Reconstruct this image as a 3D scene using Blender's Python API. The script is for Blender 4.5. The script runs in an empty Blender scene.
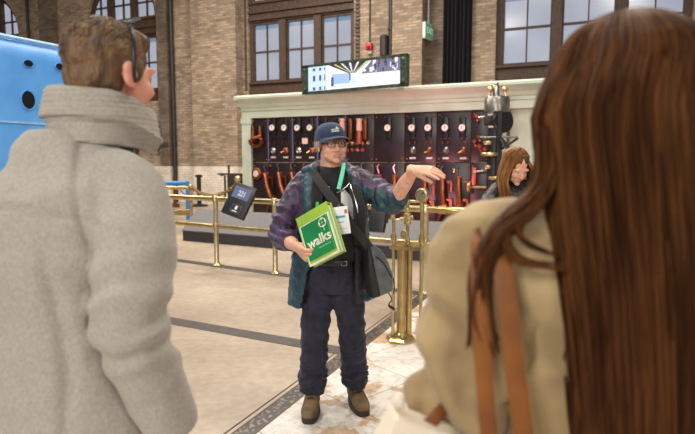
import bpy, bmesh, math, random
from mathutils import Vector as V, Matrix, noise
random.seed(7)
PI = math.pi
C = bpy.context.scene.collection
FPX = 560.0
PITCH = math.atan(55 / FPX)
CAM = V((0, 0, 1.5))
TH = math.radians(24)

def ray(px, py):
    x = (px - 347.5) / FPX
    y = (217 - py) / FPX
    return V((x, math.cos(PITCH) + y * math.sin(PITCH), -math.sin(PITCH) + y * math.cos(PITCH)))
def at(px, py, Y):
    d = ray(px, py)
    return CAM + d * (Y / d.y)
def flo(px, py, z=0.0):
    d = ray(px, py)
    return CAM + d * ((z - 1.5) / d.z)
def onplane(px, py, Y0, th=TH):
    """a point of the vertical plane through (0,Y0) turned by th, in that plane's own (u, z)"""
    d = ray(px, py)
    n = V((math.sin(th), math.cos(th), 0))
    t = (n.y * Y0) / (d.x * n.x + d.y * n.y)
    p = CAM + d * t
    u = p.x * math.cos(th) - (p.y - Y0) * math.sin(th)
    return u, p.z

# ------------------------------------------------------------------ materials
def lin(c):
    c = c / 255.0
    return c / 12.92 if c <= 0.04045 else ((c + 0.055) / 1.055) ** 2.4
def rgb(t):
    return (lin(t[0]), lin(t[1]), lin(t[2]), 1)
def new_mat(name):
    m = bpy.data.materials.new(name)
    m.use_nodes = True
    nt = m.node_tree
    return m, nt, nt.nodes, nt.links, nt.nodes['Principled BSDF']
def mat(name, col, rough=0.6, metal=0.0, col2=None, scale=20.0, stretch=(1, 1, 1), bump=0.0, bscale=None, spec=0.5,
        detail=4.0, lo=0.35, hi=0.65, sheen=0.0, coat=0.0):
    m, nt, N, L, b = new_mat(name)
    b.inputs['Roughness'].default_value = rough
    b.inputs['Metallic'].default_value = metal
    b.inputs['Specular IOR Level'].default_value = spec
    if sheen: b.inputs['Sheen Weight'].default_value = sheen
    if coat: b.inputs['Coat Weight'].default_value = coat
    tc = N.new('ShaderNodeTexCoord'); mp = N.new('ShaderNodeMapping')
    L.new(tc.outputs['Object'], mp.inputs['Vector'])
    mp.inputs['Scale'].default_value = stretch
    nz = N.new('ShaderNodeTexNoise'); nz.inputs['Scale'].default_value = scale; nz.inputs['Detail'].default_value = detail
    L.new(mp.outputs['Vector'], nz.inputs['Vector'])
    rp = N.new('ShaderNodeValToRGB')
    c2 = col2 if col2 else tuple(max(0, min(255, v * 0.9)) for v in col)
    rp.color_ramp.elements[0].position = lo; rp.color_ramp.elements[0].color = rgb(c2)
    rp.color_ramp.elements[1].position = hi; rp.color_ramp.elements[1].color = rgb(col)
    L.new(nz.outputs['Fac'], rp.inputs['Fac']); L.new(rp.outputs['Color'], b.inputs['Base Color'])
    if bump:
        nb = N.new('ShaderNodeTexNoise'); nb.inputs['Scale'].default_value = bscale or scale; nb.inputs['Detail'].default_value = 3
        L.new(mp.outputs['Vector'], nb.inputs['Vector'])
        bp = N.new('ShaderNodeBump'); bp.inputs['Strength'].default_value = bump; bp.inputs['Distance'].default_value = 0.01
        L.new(nb.outputs['Fac'], bp.inputs['Height']); L.new(bp.outputs['Normal'], b.inputs['Normal'])
    return m
def emit(name, col, s=1.0, col2=None, scale=1.0):
    m, nt, N, L, b = new_mat(name)
    b.inputs['Base Color'].default_value = (0.05, 0.05, 0.05, 1)
    b.inputs['Roughness'].default_value = 0.15
    b.inputs['Emission Strength'].default_value = s
    b.inputs['Emission Color'].default_value = rgb(col)
    if col2:
        tc = N.new('ShaderNodeTexCoord')
        nz = N.new('ShaderNodeTexNoise'); nz.inputs['Scale'].default_value = scale
        L.new(tc.outputs['Object'], nz.inputs['Vector'])
        rp = N.new('ShaderNodeValToRGB')
        rp.color_ramp.elements[0].position = 0.4; rp.color_ramp.elements[0].color = rgb(col2)
        rp.color_ramp.elements[1].position = 0.6; rp.color_ramp.elements[1].color = rgb(col)
        L.new(nz.outputs['Fac'], rp.inputs['Fac']); L.new(rp.outputs['Color'], b.inputs['Emission Color'])
    return m

# ------------------------------------------------------------------ mesh builder
def catmull(pts, n):
    if len(pts) < 3 or n <= 1: return list(pts)
    out = []
    P = [pts[0] * 2 - pts[1]] + list(pts) + [pts[-1] * 2 - pts[-2]]
    for i in range(1, len(P) - 2):
        for k in range(n):
            t = k / n
            a, b, c, d = P[i - 1], P[i], P[i + 1], P[i + 2]
            out.append(0.5 * ((2 * b) + (c - a) * t + (2 * a - 5 * b + 4 * c - d) * t * t + (3 * b - a - 3 * c + d) * t ** 3))
    out.append(pts[-1].copy())
    return out
def lerp_list(v, n):
    if n <= 1: return list(v)
    out = []
    for i in range(len(v) - 1):
        for k in range(n):
            t = k / n
            t2 = t * t * (3 - 2 * t)
            a, b = v[i], v[i + 1]
            out.append(tuple(x + (y - x) * t2 for x, y in zip(a, b)))
    out.append(v[-1])
    return out

class MB:
    def __init__(s):
        s.v = []; s.f = []; s.m = []
    def ring_faces(s, base, n, rings, caps=True, mi=0, closed=True):
        for r in range(rings - 1):
            for k in range(n if closed else n - 1):
                a = base + r * n + k; b = base + r * n + (k + 1) % n
                s.f.append((a, b, b + n, a + n)); s.m.append(mi)
        if caps and closed:
            s.f.append(tuple(base + k for k in range(n))[::-1]); s.m.append(mi)
            e = base + (rings - 1) * n
            s.f.append(tuple(e + k for k in range(n))); s.m.append(mi)
    def rings(s, R, mi=0, caps=True):
        base = len(s.v); n = len(R[0])
        for r in R: s.v.extend(r)
        s.ring_faces(base, n, len(R), caps, mi)
        return s
    def tube(s, pts, rad, seg=10, sub=1, ref=None, mi=0, caps=True, power=2.0):
        pts = [V(p) for p in pts]
        if not isinstance(rad, (list, tuple)) or (len(rad) == 2 and len(pts) != 2 and not isinstance(rad[0], (tuple, list))): rad = [rad] * len(pts)
        rad = [(r if isinstance(r, (tuple, list)) else (r, r)) for r in rad]
        P = catmull(pts, sub); Rr = lerp_list(rad, sub) if len(P) > len(pts) else rad
        R = []; prev = None
        for i, p in enumerate(P):
            t = (P[min(i + 1, len(P) - 1)] - P[max(i - 1, 0)])
            if t.length < 1e-9: t = V((0, 0, 1))
            t.normalize()
            if ref is not None: a = V(ref)
            elif prev is not None: a = prev
            else: a = V((0, 0, 1)) if abs(t.z) < 0.9 else V((1, 0, 0))
            a = a - t * a.dot(t)
            if a.length < 1e-6: a = t.orthogonal()
            a.normalize(); prev = a
            b = t.cross(a)
            ra, rb = Rr[i]
            ring = []
            for k in range(seg):
                q = 2 * PI * k / seg
                c_, s_ = math.cos(q), math.sin(q)
                if power != 2.0:
                    c_ = math.copysign(abs(c_) ** (2 / power), c_); s_ = math.copysign(abs(s_) ** (2 / power), s_)
                ring.append(p + a * (ra * c_) + b * (rb * s_))
            R.append(ring)
        return s.rings(R, mi, caps)
    def stack(s, rows, seg=28, sub=1, mi=0, power=2.2):
        """horizontal rings (cx, cy, z, rx, ry, yaw)"""
        rows = [tuple(r) + (0,) * (6 - len(r)) for r in rows]
        if sub > 1:
            vs = []
            P = catmull([V((r[0], r[1], r[2])) for r in rows], sub)
            Q = catmull([V((r[3], r[4], r[5])) for r in rows], sub)
            rows = [(p.x, p.y, p.z, q.x, q.y, q.z) for p, q in zip(P, Q)]
        R = []
        for (cx, cy, z, rx, ry, yaw) in rows:
            ring = []
            for k in range(seg):
                q = 2 * PI * k / seg
                c_, s_ = math.cos(q), math.sin(q)
                c_ = math.copysign(abs(c_) ** (2 / power), c_); s_ = math.copysign(abs(s_) ** (2 / power), s_)
                x, y = rx * c_, ry * s_
                ring.append(V((cx + x * math.cos(yaw) - y * math.sin(yaw), cy + x * math.sin(yaw) + y * math.cos(yaw), z)))
            R.append(ring)
        if R[0][0].z > R[-1][0].z: R = R[::-1]
        return s.rings(R, mi)
    def ell(s, c, r, M=None, seg=16, rows=10, mi=0):
        """ellipsoid; M a 3x3 whose columns are its axes"""
        c = V(c); R = []
        for i in range(1, rows):
            q = PI * i / rows
            ring = []
            for k in range(seg):
                a = 2 * PI * k / seg
                p = V((r[0] * math.sin(q) * math.cos(a), r[1] * math.sin(q) * math.sin(a), -r[2] * math.cos(q)))
                ring.append(c + (M @ p if M else p))
            R.append(ring)
        base = len(s.v); s.rings(R, mi, caps=False)
        p = V((0, 0, -r[2])); q = V((0, 0, r[2]))
        s.v.append(c + (M @ p if M else p)); s.v.append(c + (M @ q if M else q))
        a, b = len(s.v) - 2, len(s.v) - 1
        e = base + (rows - 2) * seg
        for k in range(seg):
            s.f.append((a, base + (k + 1) % seg, base + k)); s.m.append(mi)
            s.f.append((b, e + k, e + (k + 1) % seg)); s.m.append(mi)
        return s
    def box(s, c, size, M=None, mi=0, bev=0.0):
        c = V(c); h = [q / 2 for q in size]
        if bev > 0:
            b = min(bev, min(h) * 0.9)
            bm = bmesh.new(); bmesh.ops.create_cube(bm, size=1.0)
            for v in bm.verts: v.co = V((v.co.x * size[0], v.co.y * size[1], v.co.z * size[2]))
            bmesh.ops.bevel(bm, geom=list(bm.edges), offset=b, segments=2, affect='EDGES', profile=0.5)
            base = len(s.v)
            bm.verts.ensure_lookup_table()
            for v in bm.verts: s.v.append(c + (M @ v.co if M else v.co))
            for f in bm.faces:
                s.f.append(tuple(base + v.index for v in f.verts)); s.m.append(mi)
            bm.free(); return s
        base = len(s.v)
        for z in (-1, 1):
            for x, y in ((-1, -1), (1, -1), (1, 1), (-1, 1)):
                p = V((x * h[0], y * h[1], z * h[2])); s.v.append(c + (M @ p if M else p))
        for f in ((3, 2, 1, 0), (4, 5, 6, 7), (0, 1, 5, 4), (1, 2, 6, 5), (2, 3, 7, 6), (3, 0, 4, 7)):
            s.f.append(tuple(base + i for i in f)); s.m.append(mi)
        return s
    def lathe(s, prof, c=(0, 0, 0), M=None, seg=20, mi=0):
        """prof: list of (r, h) along local z"""
        c = V(c); R = []
        for (r, h) in prof:
            ring = []
            for k in range(seg):
                a = 2 * PI * k / seg
                p = V((max(r, 1e-4) * math.cos(a), max(r, 1e-4) * math.sin(a), h))
                ring.append(c + (M @ p if M else p))
            R.append(ring)
        return s.rings(R, mi)
    def prism(s, poly, d0, d1, axes, c=(0, 0, 0), mi=0):
        """polygon in (a,b) swept along n from d0 to d1; axes=(A,B,N)"""
        A, B, Nn = [V(a) for a in axes]; c = V(c)
        base = len(s.v); n = len(poly)
        for d in (d0, d1):
            for (a, b) in poly: s.v.append(c + A * a + B * b + Nn * d)
        s.f.append(tuple(base + k for k in range(n))[::-1]); s.m.append(mi)
        s.f.append(tuple(base + n + k for k in range(n))); s.m.append(mi)
        for k in range(n):
            a, b = base + k, base + (k + 1) % n
            s.f.append((a, b, b + n, a + n)); s.m.append(mi)
        return s
    def mesh(s, name, mats, off=None, smooth=40):
        me = bpy.data.meshes.new(name)
        vs = [(v - off if off is not None else v) for v in s.v]
        me.from_pydata([tuple(v) for v in vs], [], s.f)
        for m in mats: me.materials.append(m)
        if len(mats) > 1: me.polygons.foreach_set('material_index', s.m)
        bm = bmesh.new(); bm.from_mesh(me); bmesh.ops.recalc_face_normals(bm, faces=bm.faces); bm.to_mesh(me); bm.free()
        finish(me, smooth)
        return me
    def build(s, name, mats, parent=None, off=None, smooth=40):
        if not isinstance(mats, (list, tuple)): mats = [mats]
        return link(name, s.mesh(name, mats, off, smooth), parent)

def finish(me, smooth=40):
    if smooth:
        me.polygons.foreach_set('use_smooth', [True] * len(me.polygons))
        try: me.set_sharp_from_angle(angle=math.radians(smooth))
        except Exception: pass
    me.update()
def link(name, me, parent=None):
    o = bpy.data.objects.new(name, me); C.objects.link(o)
    if parent is not None: o.parent = parent
    return o
def tag(o, label=None, cat=None, group=None, kind=None):
    if label: o['label'] = label
    if cat: o['category'] = cat
    if group: o['group'] = group
    if kind: o['kind'] = kind
    return o
def empty(name, loc=(0, 0, 0), rz=0.0, label=None, cat=None, group=None, kind=None):
    o = bpy.data.objects.new(name, None); C.objects.link(o)
    o.location = loc; o.rotation_euler = (0, 0, rz); o.empty_display_size = 0.1
    return tag(o, label, cat, group, kind)
def struct(name, mb, mats, label=None, **k):
    o = mb.build(name, mats, **k); o['kind'] = 'structure'
    if label: o['label'] = label
    return o

def fuse(name, mb, voxel, mats, parent=None, off=None, smooth=2, factor=0.5, pick=None, disp=None, shade=None):
    """weld overlapping closed shapes into one skin"""
    me = bpy.data.meshes.new('tmp')
    me.from_pydata([tuple(v) for v in mb.v], [], mb.f)
    bm = bmesh.new(); bm.from_mesh(me); bmesh.ops.recalc_face_normals(bm, faces=bm.faces); bm.to_mesh(me); bm.free()
    o = bpy.data.objects.new('tmp', me); C.objects.link(o)
    md = o.modifiers.new('r', 'REMESH'); md.mode = 'VOXEL'; md.voxel_size = voxel; md.adaptivity = 0.0
    if smooth:
        sm = o.modifiers.new('s', 'SMOOTH'); sm.iterations = smooth; sm.factor = factor
    dg = bpy.context.evaluated_depsgraph_get()
    out = bpy.data.meshes.new_from_object(o.evaluated_get(dg))
    bpy.data.objects.remove(o); bpy.data.meshes.remove(me)
    out.name = name
    out.materials.clear()
    if not isinstance(mats, (list, tuple)): mats = [mats]
    for m in mats: out.materials.append(m)
    if disp:
        cos = [v.co.copy() for v in out.vertices]; nos = [v.normal.copy() for v in out.vertices]
        for v, c, n in zip(out.vertices, cos, nos):
            v.co = c + n * disp(c, n)
        out.update()
    if pick:
        for p in out.polygons: p.material_index = pick(p.center, p.normal)
    if off is not None:
        out.transform(Matrix.Translation(-V(off)))
    out.polygons.foreach_set('use_smooth', [True] * len(out.polygons))
    out.update()
    return link(name, out, parent)

def text_mesh(txt, size, M, mats, name, parent=None, extrude=0.0006, bold=0.0, off=None, width=None):
    """lettering as a mesh; M maps the text plane (x right, y up, z out) to where it stands"""
    cu = bpy.data.curves.new('t', 'FONT'); cu.body = txt; cu.size = size; cu.extrude = extrude; cu.offset = bold
    cu.align_x = 'CENTER'; cu.align_y = 'CENTER'; cu.resolution_u = 4
    o = bpy.data.objects.new('t', cu); C.objects.link(o)
    bpy.context.view_layer.update()
    me = bpy.data.meshes.new_from_object(o.evaluated_get(bpy.context.evaluated_depsgraph_get()))
    bpy.data.objects.remove(o); bpy.data.curves.remove(cu)
    if width:
        w = max(v.co.x for v in me.vertices) - min(v.co.x for v in me.vertices)
        for v in me.vertices: v.co.x *= width / w
    me.transform(M)
    if off is not None: me.transform(Matrix.Translation(-V(off)))
    me.materials.clear(); me.materials.append(mats); me.name = name
    return link(name, me, parent)
def frame(o, x, y, z):
    """4x4 with the given axes as columns"""
    M = Matrix.Identity(4)
    for i, a in enumerate((x, y, z)):
        a = V(a).normalized()
        for j in range(3): M[j][i] = a[j]
    for j in range(3): M[j][3] = V(o)[j]
    return M
def m3(x, y, z):
    return Matrix((V(x).normalized(), V(y).normalized(), V(z).normalized())).transposed()
def axis_to(d):
    d = V(d).normalized()
    return d.to_track_quat('Z', 'Y').to_matrix()
# ================================================================== the hall
WY = 18.2          # where the back wall crosses the camera's axis
WALL = Matrix.Translation((0, WY, 0)) @ Matrix.Rotation(-TH, 4, 'Z')
def wl(px, py): return onplane(px, py, WY)
def place(o, M): o.matrix_world = M; return o

def brick_mat(name, c1, c2, mortar, painted=None, plinth=None, axis='XZ'):
    m, nt, N, L, b = new_mat(name)
    tc = N.new('ShaderNodeTexCoord'); sp = N.new('ShaderNodeSeparateXYZ'); cb = N.new('ShaderNodeCombineXYZ')
    L.new(tc.outputs['Object'], sp.inputs['Vector'])
    if axis == 'XZ':
        ad = N.new('ShaderNodeMath'); ad.operation = 'ADD'
        L.new(sp.outputs['X'], ad.inputs[0]); L.new(sp.outputs['Y'], ad.inputs[1])
        L.new(ad.outputs[0], cb.inputs['X'])
    L.new(sp.outputs['Z'], cb.inputs['Y'])
    br = N.new('ShaderNodeTexBrick')
    br.inputs['Scale'].default_value = 1.0; br.inputs['Brick Width'].default_value = 0.27; br.inputs['Row Height'].default_value = 0.086
    br.inputs['Mortar Size'].default_value = 0.012; br.inputs['Bias'].default_value = -0.1
    br.inputs['Color1'].default_value = rgb(c1); br.inputs['Color2'].default_value = rgb(c2); br.inputs['Mortar'].default_value = rgb(mortar)
    L.new(cb.outputs['Vector'], br.inputs['Vector'])
    nz = N.new('ShaderNodeTexNoise'); nz.inputs['Scale'].default_value = 1.3; nz.inputs['Detail'].default_value = 9; nz.inputs['Roughness'].default_value = 0.68
    L.new(tc.outputs['Object'], nz.inputs['Vector'])
    rp = N.new('ShaderNodeValToRGB'); rp.color_ramp.elements[0].position = 0.3; rp.color_ramp.elements[1].position = 0.7
    rp.color_ramp.elements[0].color = (0.55, 0.52, 0.5, 1); rp.color_ramp.elements[1].color = (1.1, 1.06, 1.0, 1)
    L.new(nz.outputs['Fac'], rp.inputs['Fac'])
    mx = N.new('ShaderNodeMix'); mx.data_type = 'RGBA'; mx.blend_type = 'MULTIPLY'; mx.inputs[0].default_value = 1.0
    L.new(br.outputs['Color'], mx.inputs[6]); L.new(rp.outputs['Color'], mx.inputs[7])
    L.new(mx.outputs[2], b.inputs['Base Color'])
    b.inputs['Roughness'].default_value = 0.85
    bp = N.new('ShaderNodeBump'); bp.inputs['Strength'].default_value = 0.5; bp.inputs['Distance'].default_value = 0.01; bp.invert = True
    L.new(br.outputs['Fac'], bp.inputs['Height']); L.new(bp.outputs['Normal'], b.inputs['Normal'])
    return m
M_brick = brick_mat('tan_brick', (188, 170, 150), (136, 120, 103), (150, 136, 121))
M_brickd = brick_mat('brown_and_shaded_brick', (136, 120, 104), (96, 84, 74), (110, 99, 88))  # brown brick; on the recess strip its dark tone stands for shade
M_white_brick = brick_mat('white_painted_brick', (246, 242, 232), (238, 232, 220), (222, 212, 196))
M_dark = mat('black_paint', (26, 25, 27), 0.45)
M_pipe = mat('dark_pipe', (48, 42, 40), 0.5)
M_curtain = mat('black_curtain', (20, 20, 28), 0.9, col2=(11, 11, 16), scale=6)
M_wood = mat('brown_window_timber', (84, 60, 43), 0.6, col2=(56, 41, 31), scale=6, stretch=(4, 4, 1))
M_pane = emit('daylight_pane', (184, 190, 206), 1.15, col2=(172, 180, 198), scale=0.8)
M_panetop = emit('blue_daylight_pane', (120, 156, 190), 1.0)
M_steel = mat('steel', (170, 170, 172), 0.3, 1.0)
M_brass = mat('polished_brass', (206, 184, 132), 0.30, 0.95, col2=(180, 154, 102), scale=9)
M_brassp = mat('pale_worn_brass', (212, 196, 152), 0.36, 0.9, col2=(184, 164, 116), scale=14)
M_copper = mat('copper', (176, 104, 70), 0.38, 0.9, col2=(130, 70, 48), scale=30)
M_coppero = mat('old_copper', (146, 92, 58), 0.42, 0.9, col2=(104, 62, 40), scale=30)
M_redcop = mat('red_copper', (196, 104, 86), 0.42, 0.7, col2=(160, 78, 64), scale=30)

def floor_mat():
    m, nt, N, L, b = new_mat('polished_concrete')
    tc = N.new('ShaderNodeTexCoord')
    n1 = N.new('ShaderNodeTexNoise'); n1.inputs['Scale'].default_value = 0.7; n1.inputs['Detail'].default_value = 8; n1.inputs['Roughness'].default_value = 0.6
    L.new(tc.outputs['Object'], n1.inputs['Vector'])
    rp = N.new('ShaderNodeValToRGB'); e = rp.color_ramp.elements
    e[0].position = 0.3; e[0].color = rgb((146, 131, 115)); e[1].position = 0.7; e[1].color = rgb((186, 171, 152))
    L.new(n1.outputs['Fac'], rp.inputs['Fac'])
    n2 = N.new('ShaderNodeTexNoise'); n2.inputs['Scale'].default_value = 14; n2.inputs['Detail'].default_value = 5
    L.new(tc.outputs['Object'], n2.inputs['Vector'])
    r2 = N.new('ShaderNodeValToRGB'); r2.color_ramp.elements[0].position = 0.3; r2.color_ramp.elements[1].position = 0.65
    r2.color_ramp.elements[0].color = (0.8, 0.78, 0.76, 1); r2.color_ramp.elements[1].color = (1.05, 1.05, 1.05, 1)
    L.new(n2.outputs['Fac'], r2.inputs['Fac'])
    mx = N.new('ShaderNodeMix'); mx.data_type = 'RGBA'; mx.blend_type = 'MULTIPLY'; mx.inputs[0].default_value = 0.8
    L.new(rp.outputs['Color'], mx.inputs[6]); L.new(r2.outputs['Color'], mx.inputs[7]); L.new(mx.outputs[2], b.inputs['Base Color'])
    r3 = N.new('ShaderNodeMapRange'); r3.inputs[3].default_value = 0.28; r3.inputs[4].default_value = 0.55
    L.new(n1.outputs['Fac'], r3.inputs[0]); L.new(r3.outputs[0], b.inputs['Roughness'])
    return m
def marble_mat():
    m, nt, N, L, b = new_mat('worn_white_marble')
    tc = N.new('ShaderNodeTexCoord')
    mp = N.new('ShaderNodeMapping'); mp.inputs['Rotation'].default_value = (0, 0, TH)
    L.new(tc.outputs['Object'], mp.inputs['Vector'])
    br = N.new('ShaderNodeTexBrick'); br.inputs['Scale'].default_value = 1; br.inputs['Brick Width'].default_value = 1.15; br.inputs['Row Height'].default_value = 0.6
    br.inputs['Mortar Size'].default_value = 0.004; br.inputs['Color1'].default_value = (1, 1, 1, 1); br.inputs['Color2'].default_value = (0.93, 0.93, 0.93, 1); br.inputs['Mortar'].default_value = (0.42, 0.34, 0.28, 1)
    L.new(mp.outputs['Vector'], br.inputs['Vector'])
    n1 = N.new('ShaderNodeTexNoise'); n1.inputs['Scale'].default_value = 3.2; n1.inputs['Detail'].default_value = 9; n1.inputs['Roughness'].default_value = 0.68
    L.new(tc.outputs['Object'], n1.inputs['Vector'])
    rp = N.new('ShaderNodeValToRGB'); e = rp.color_ramp.elements
    e[0].position = 0.43; e[0].color = rgb((178, 146, 112)); e[1].position = 0.475; e[1].color = rgb((214, 208, 198))
    x = e.new(0.62); x.color = rgb((232, 228, 222)); x = e.new(0.38); x.color = rgb((196, 168, 136))
    L.new(n1.outputs['Fac'], rp.inputs['Fac'])
    n2 = N.new('ShaderNodeTexNoise'); n2.inputs['Scale'].default_value = 12; n2.inputs['Detail'].default_value = 6; n2.inputs['Roughness'].default_value = 0.7
    L.new(tc.outputs['Object'], n2.inputs['Vector'])
    r2 = N.new('ShaderNodeValToRGB'); r2.color_ramp.elements[0].position = 0.36; r2.color_ramp.elements[1].position = 0.5
    r2.color_ramp.elements[0].color = (0.72, 0.7, 0.68, 1); r2.color_ramp.elements[1].color = (1, 1, 1, 1)
    L.new(n2.outputs['Fac'], r2.inputs['Fac'])
    mx = N.new('ShaderNodeMix'); mx.data_type = 'RGBA'; mx.blend_type = 'MULTIPLY'; mx.inputs[0].default_value = 1
    L.new(rp.outputs['Color'], mx.inputs[6]); L.new(r2.outputs['Color'], mx.inputs[7])
    m2 = N.new('ShaderNodeMix'); m2.data_type = 'RGBA'; m2.blend_type = 'MULTIPLY'; m2.inputs[0].default_value = 1
    L.new(mx.outputs[2], m2.inputs[6]); L.new(br.outputs['Color'], m2.inputs[7]); L.new(m2.outputs[2], b.inputs['Base Color'])
    b.inputs['Roughness'].default_value = 0.42
    return m
def mosaic_mat():
    m, nt, N, L, b = new_mat('black_mosaic_border')
    tc = N.new('ShaderNodeTexCoord')
    vo = N.new('ShaderNodeTexVoronoi'); vo.inputs['Scale'].default_value = 26
    nz = N.new('ShaderNodeTexNoise'); nz.inputs['Scale'].default_value = 34; nz.inputs['Detail'].default_value = 3
    L.new(tc.outputs['Object'], vo.inputs['Vector']); L.new(tc.outputs['Object'], nz.inputs['Vector'])
    rp = N.new('ShaderNodeValToRGB'); e = rp.color_ramp.elements
    e[0].position = 0.52; e[0].color = rgb((48, 43, 40)); e[1].position = 0.60; e[1].color = rgb((128, 116, 102))
    L.new(nz.outputs['Fac'], rp.inputs['Fac']); L.new(rp.outputs['Color'], b.inputs['Base Color'])
    b.inputs['Roughness'].default_value = 0.4
    return m
M_floor, M_marble, M_mosaic = floor_mat(), marble_mat(), mosaic_mat()
M_iron = mat('dark_iron_channel', (72, 66, 62), 0.5, col2=(56, 50, 46), scale=8)
M_line = mat('brown_floor_line', (92, 78, 66), 0.55)
M_hall = mat('hall_plaster', (200, 190, 175), 0.9)

# ---- floor: concrete to the left of the mosaic border, worn marble to its right
sd = V((math.sin(TH), math.cos(TH), 0)); sx = V((math.cos(TH), -math.sin(TH), 0))
S0 = V((-0.52, 3.09, 0))
def strip(name, p, d, w, l0, l1, z0, z1, m, label, mi=None):
    d = V(d).normalized(); n = V((d.y, -d.x, 0))
    mb = MB()
    mb.box((0, 0, (z0 + z1) / 2), (w, l1 - l0, z1 - z0))
    M = frame(V(p) + d * ((l0 + l1) / 2), n, d, (0, 0, 1))
    o = struct(name, mb, m, label, smooth=0); o.matrix_world = M
    return o
mb = MB(); mb.box((0, 0, -0.05), (70, 70, 0.1))
o = struct('floor', mb, M_floor, 'beige polished concrete floor of the hall', smooth=0); o.location = (-5, 12, 0)
strip('floor_marble', S0 + sx * (0.057 + 4), sd, 8.0, -6, 3.6, -0.02, 0.003, M_marble, 'worn white marble floor right of the mosaic border')
strip('trim_1', S0, sd, 0.10, -6, 10, -0.02, 0.005, M_mosaic, 'narrow black mosaic border between concrete and marble')
strip('trim_2', S0 - sx * 0.057, sd, 0.012, -6, 10, -0.02, 0.006, M_line, 'thin line on the concrete side of the mosaic border')
strip('trim_3', S0 + sx * 0.057, sd, 0.012, -6, 10, -0.02, 0.006, M_line, 'thin line on the marble side of the mosaic border')
strip('trim_3b', S0 - sx * 0.10, sd, 0.008, -6, 10, -0.02, 0.004, M_line, 'outer thin line beside the mosaic border')
p0, p1 = flo(178, 322), flo(341, 351)
dd = (p1 - p0).normalized()
strip('trim_4', p0, dd, 0.17, -9, (p1 - p0).length + 0.02, -0.02, 0.004, M_iron, 'dark flat channel cover crossing the concrete floor')
r0, r1 = flo(217, 265.5), flo(275.5, 273.5)
RD = (r1 - r0).normalized(); RN = V((-RD.y, RD.x, 0))   # RN points away from the camera
strip('trim_5', r0 - RN * 0.02, RD, 0.16, -9, 7, -0.02, 0.004, M_iron, 'dark floor channel under the brass railing')

# ---- back wall with its tall arched windows
ZS, ZT, ZSP, ZTOP = 3.80, 6.24, 6.95, 11.5
w3 = (wl(248, 50)[0], wl(354, 50)[0])
W = [(wl(18, 25)[0] - 3.7, wl(18, 25)[0]), (wl(87, 20)[0], wl(156, 20)[0]), w3, (wl(495.5, 50)[0], wl(691, 50)[0])]
U0, U1 = -26.0, 14.0
def arch_pts(a, b, n=14):
    r = (b - a) / 2; c = (a + b) / 2
    return [(c - r * math.cos(PI * k / n), ZSP + r * math.sin(PI * k / n) * 0.95) for k in range(n + 1)]
mb = MB()
AX = ((1, 0, 0), (0, 0, 1), (0, 1, 0))
edges = [U0] + [e for w in W for e in w] + [U1]
for i in range(0, len(edges), 2):
    mb.prism([(edges[i], 0), (edges[i + 1], 0), (edges[i + 1], ZTOP), (edges[i], ZTOP)], 0, 0.5, AX)
for (a, b) in W:
    mb.prism([(a, 0), (b, 0), (b, ZS), (a, ZS)], 0, 0.5, AX)
    ap = arch_pts(a, b)
    for (p, q) in zip(ap[:-1], ap[1:]):
        mb.prism([p, q, (q[0], ZTOP), (p[0], ZTOP)], 0, 0.5, AX)
place(struct('wall_back', mb, M_brick, 'tan brick back wall with tall arched windows', smooth=0), WALL)

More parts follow.
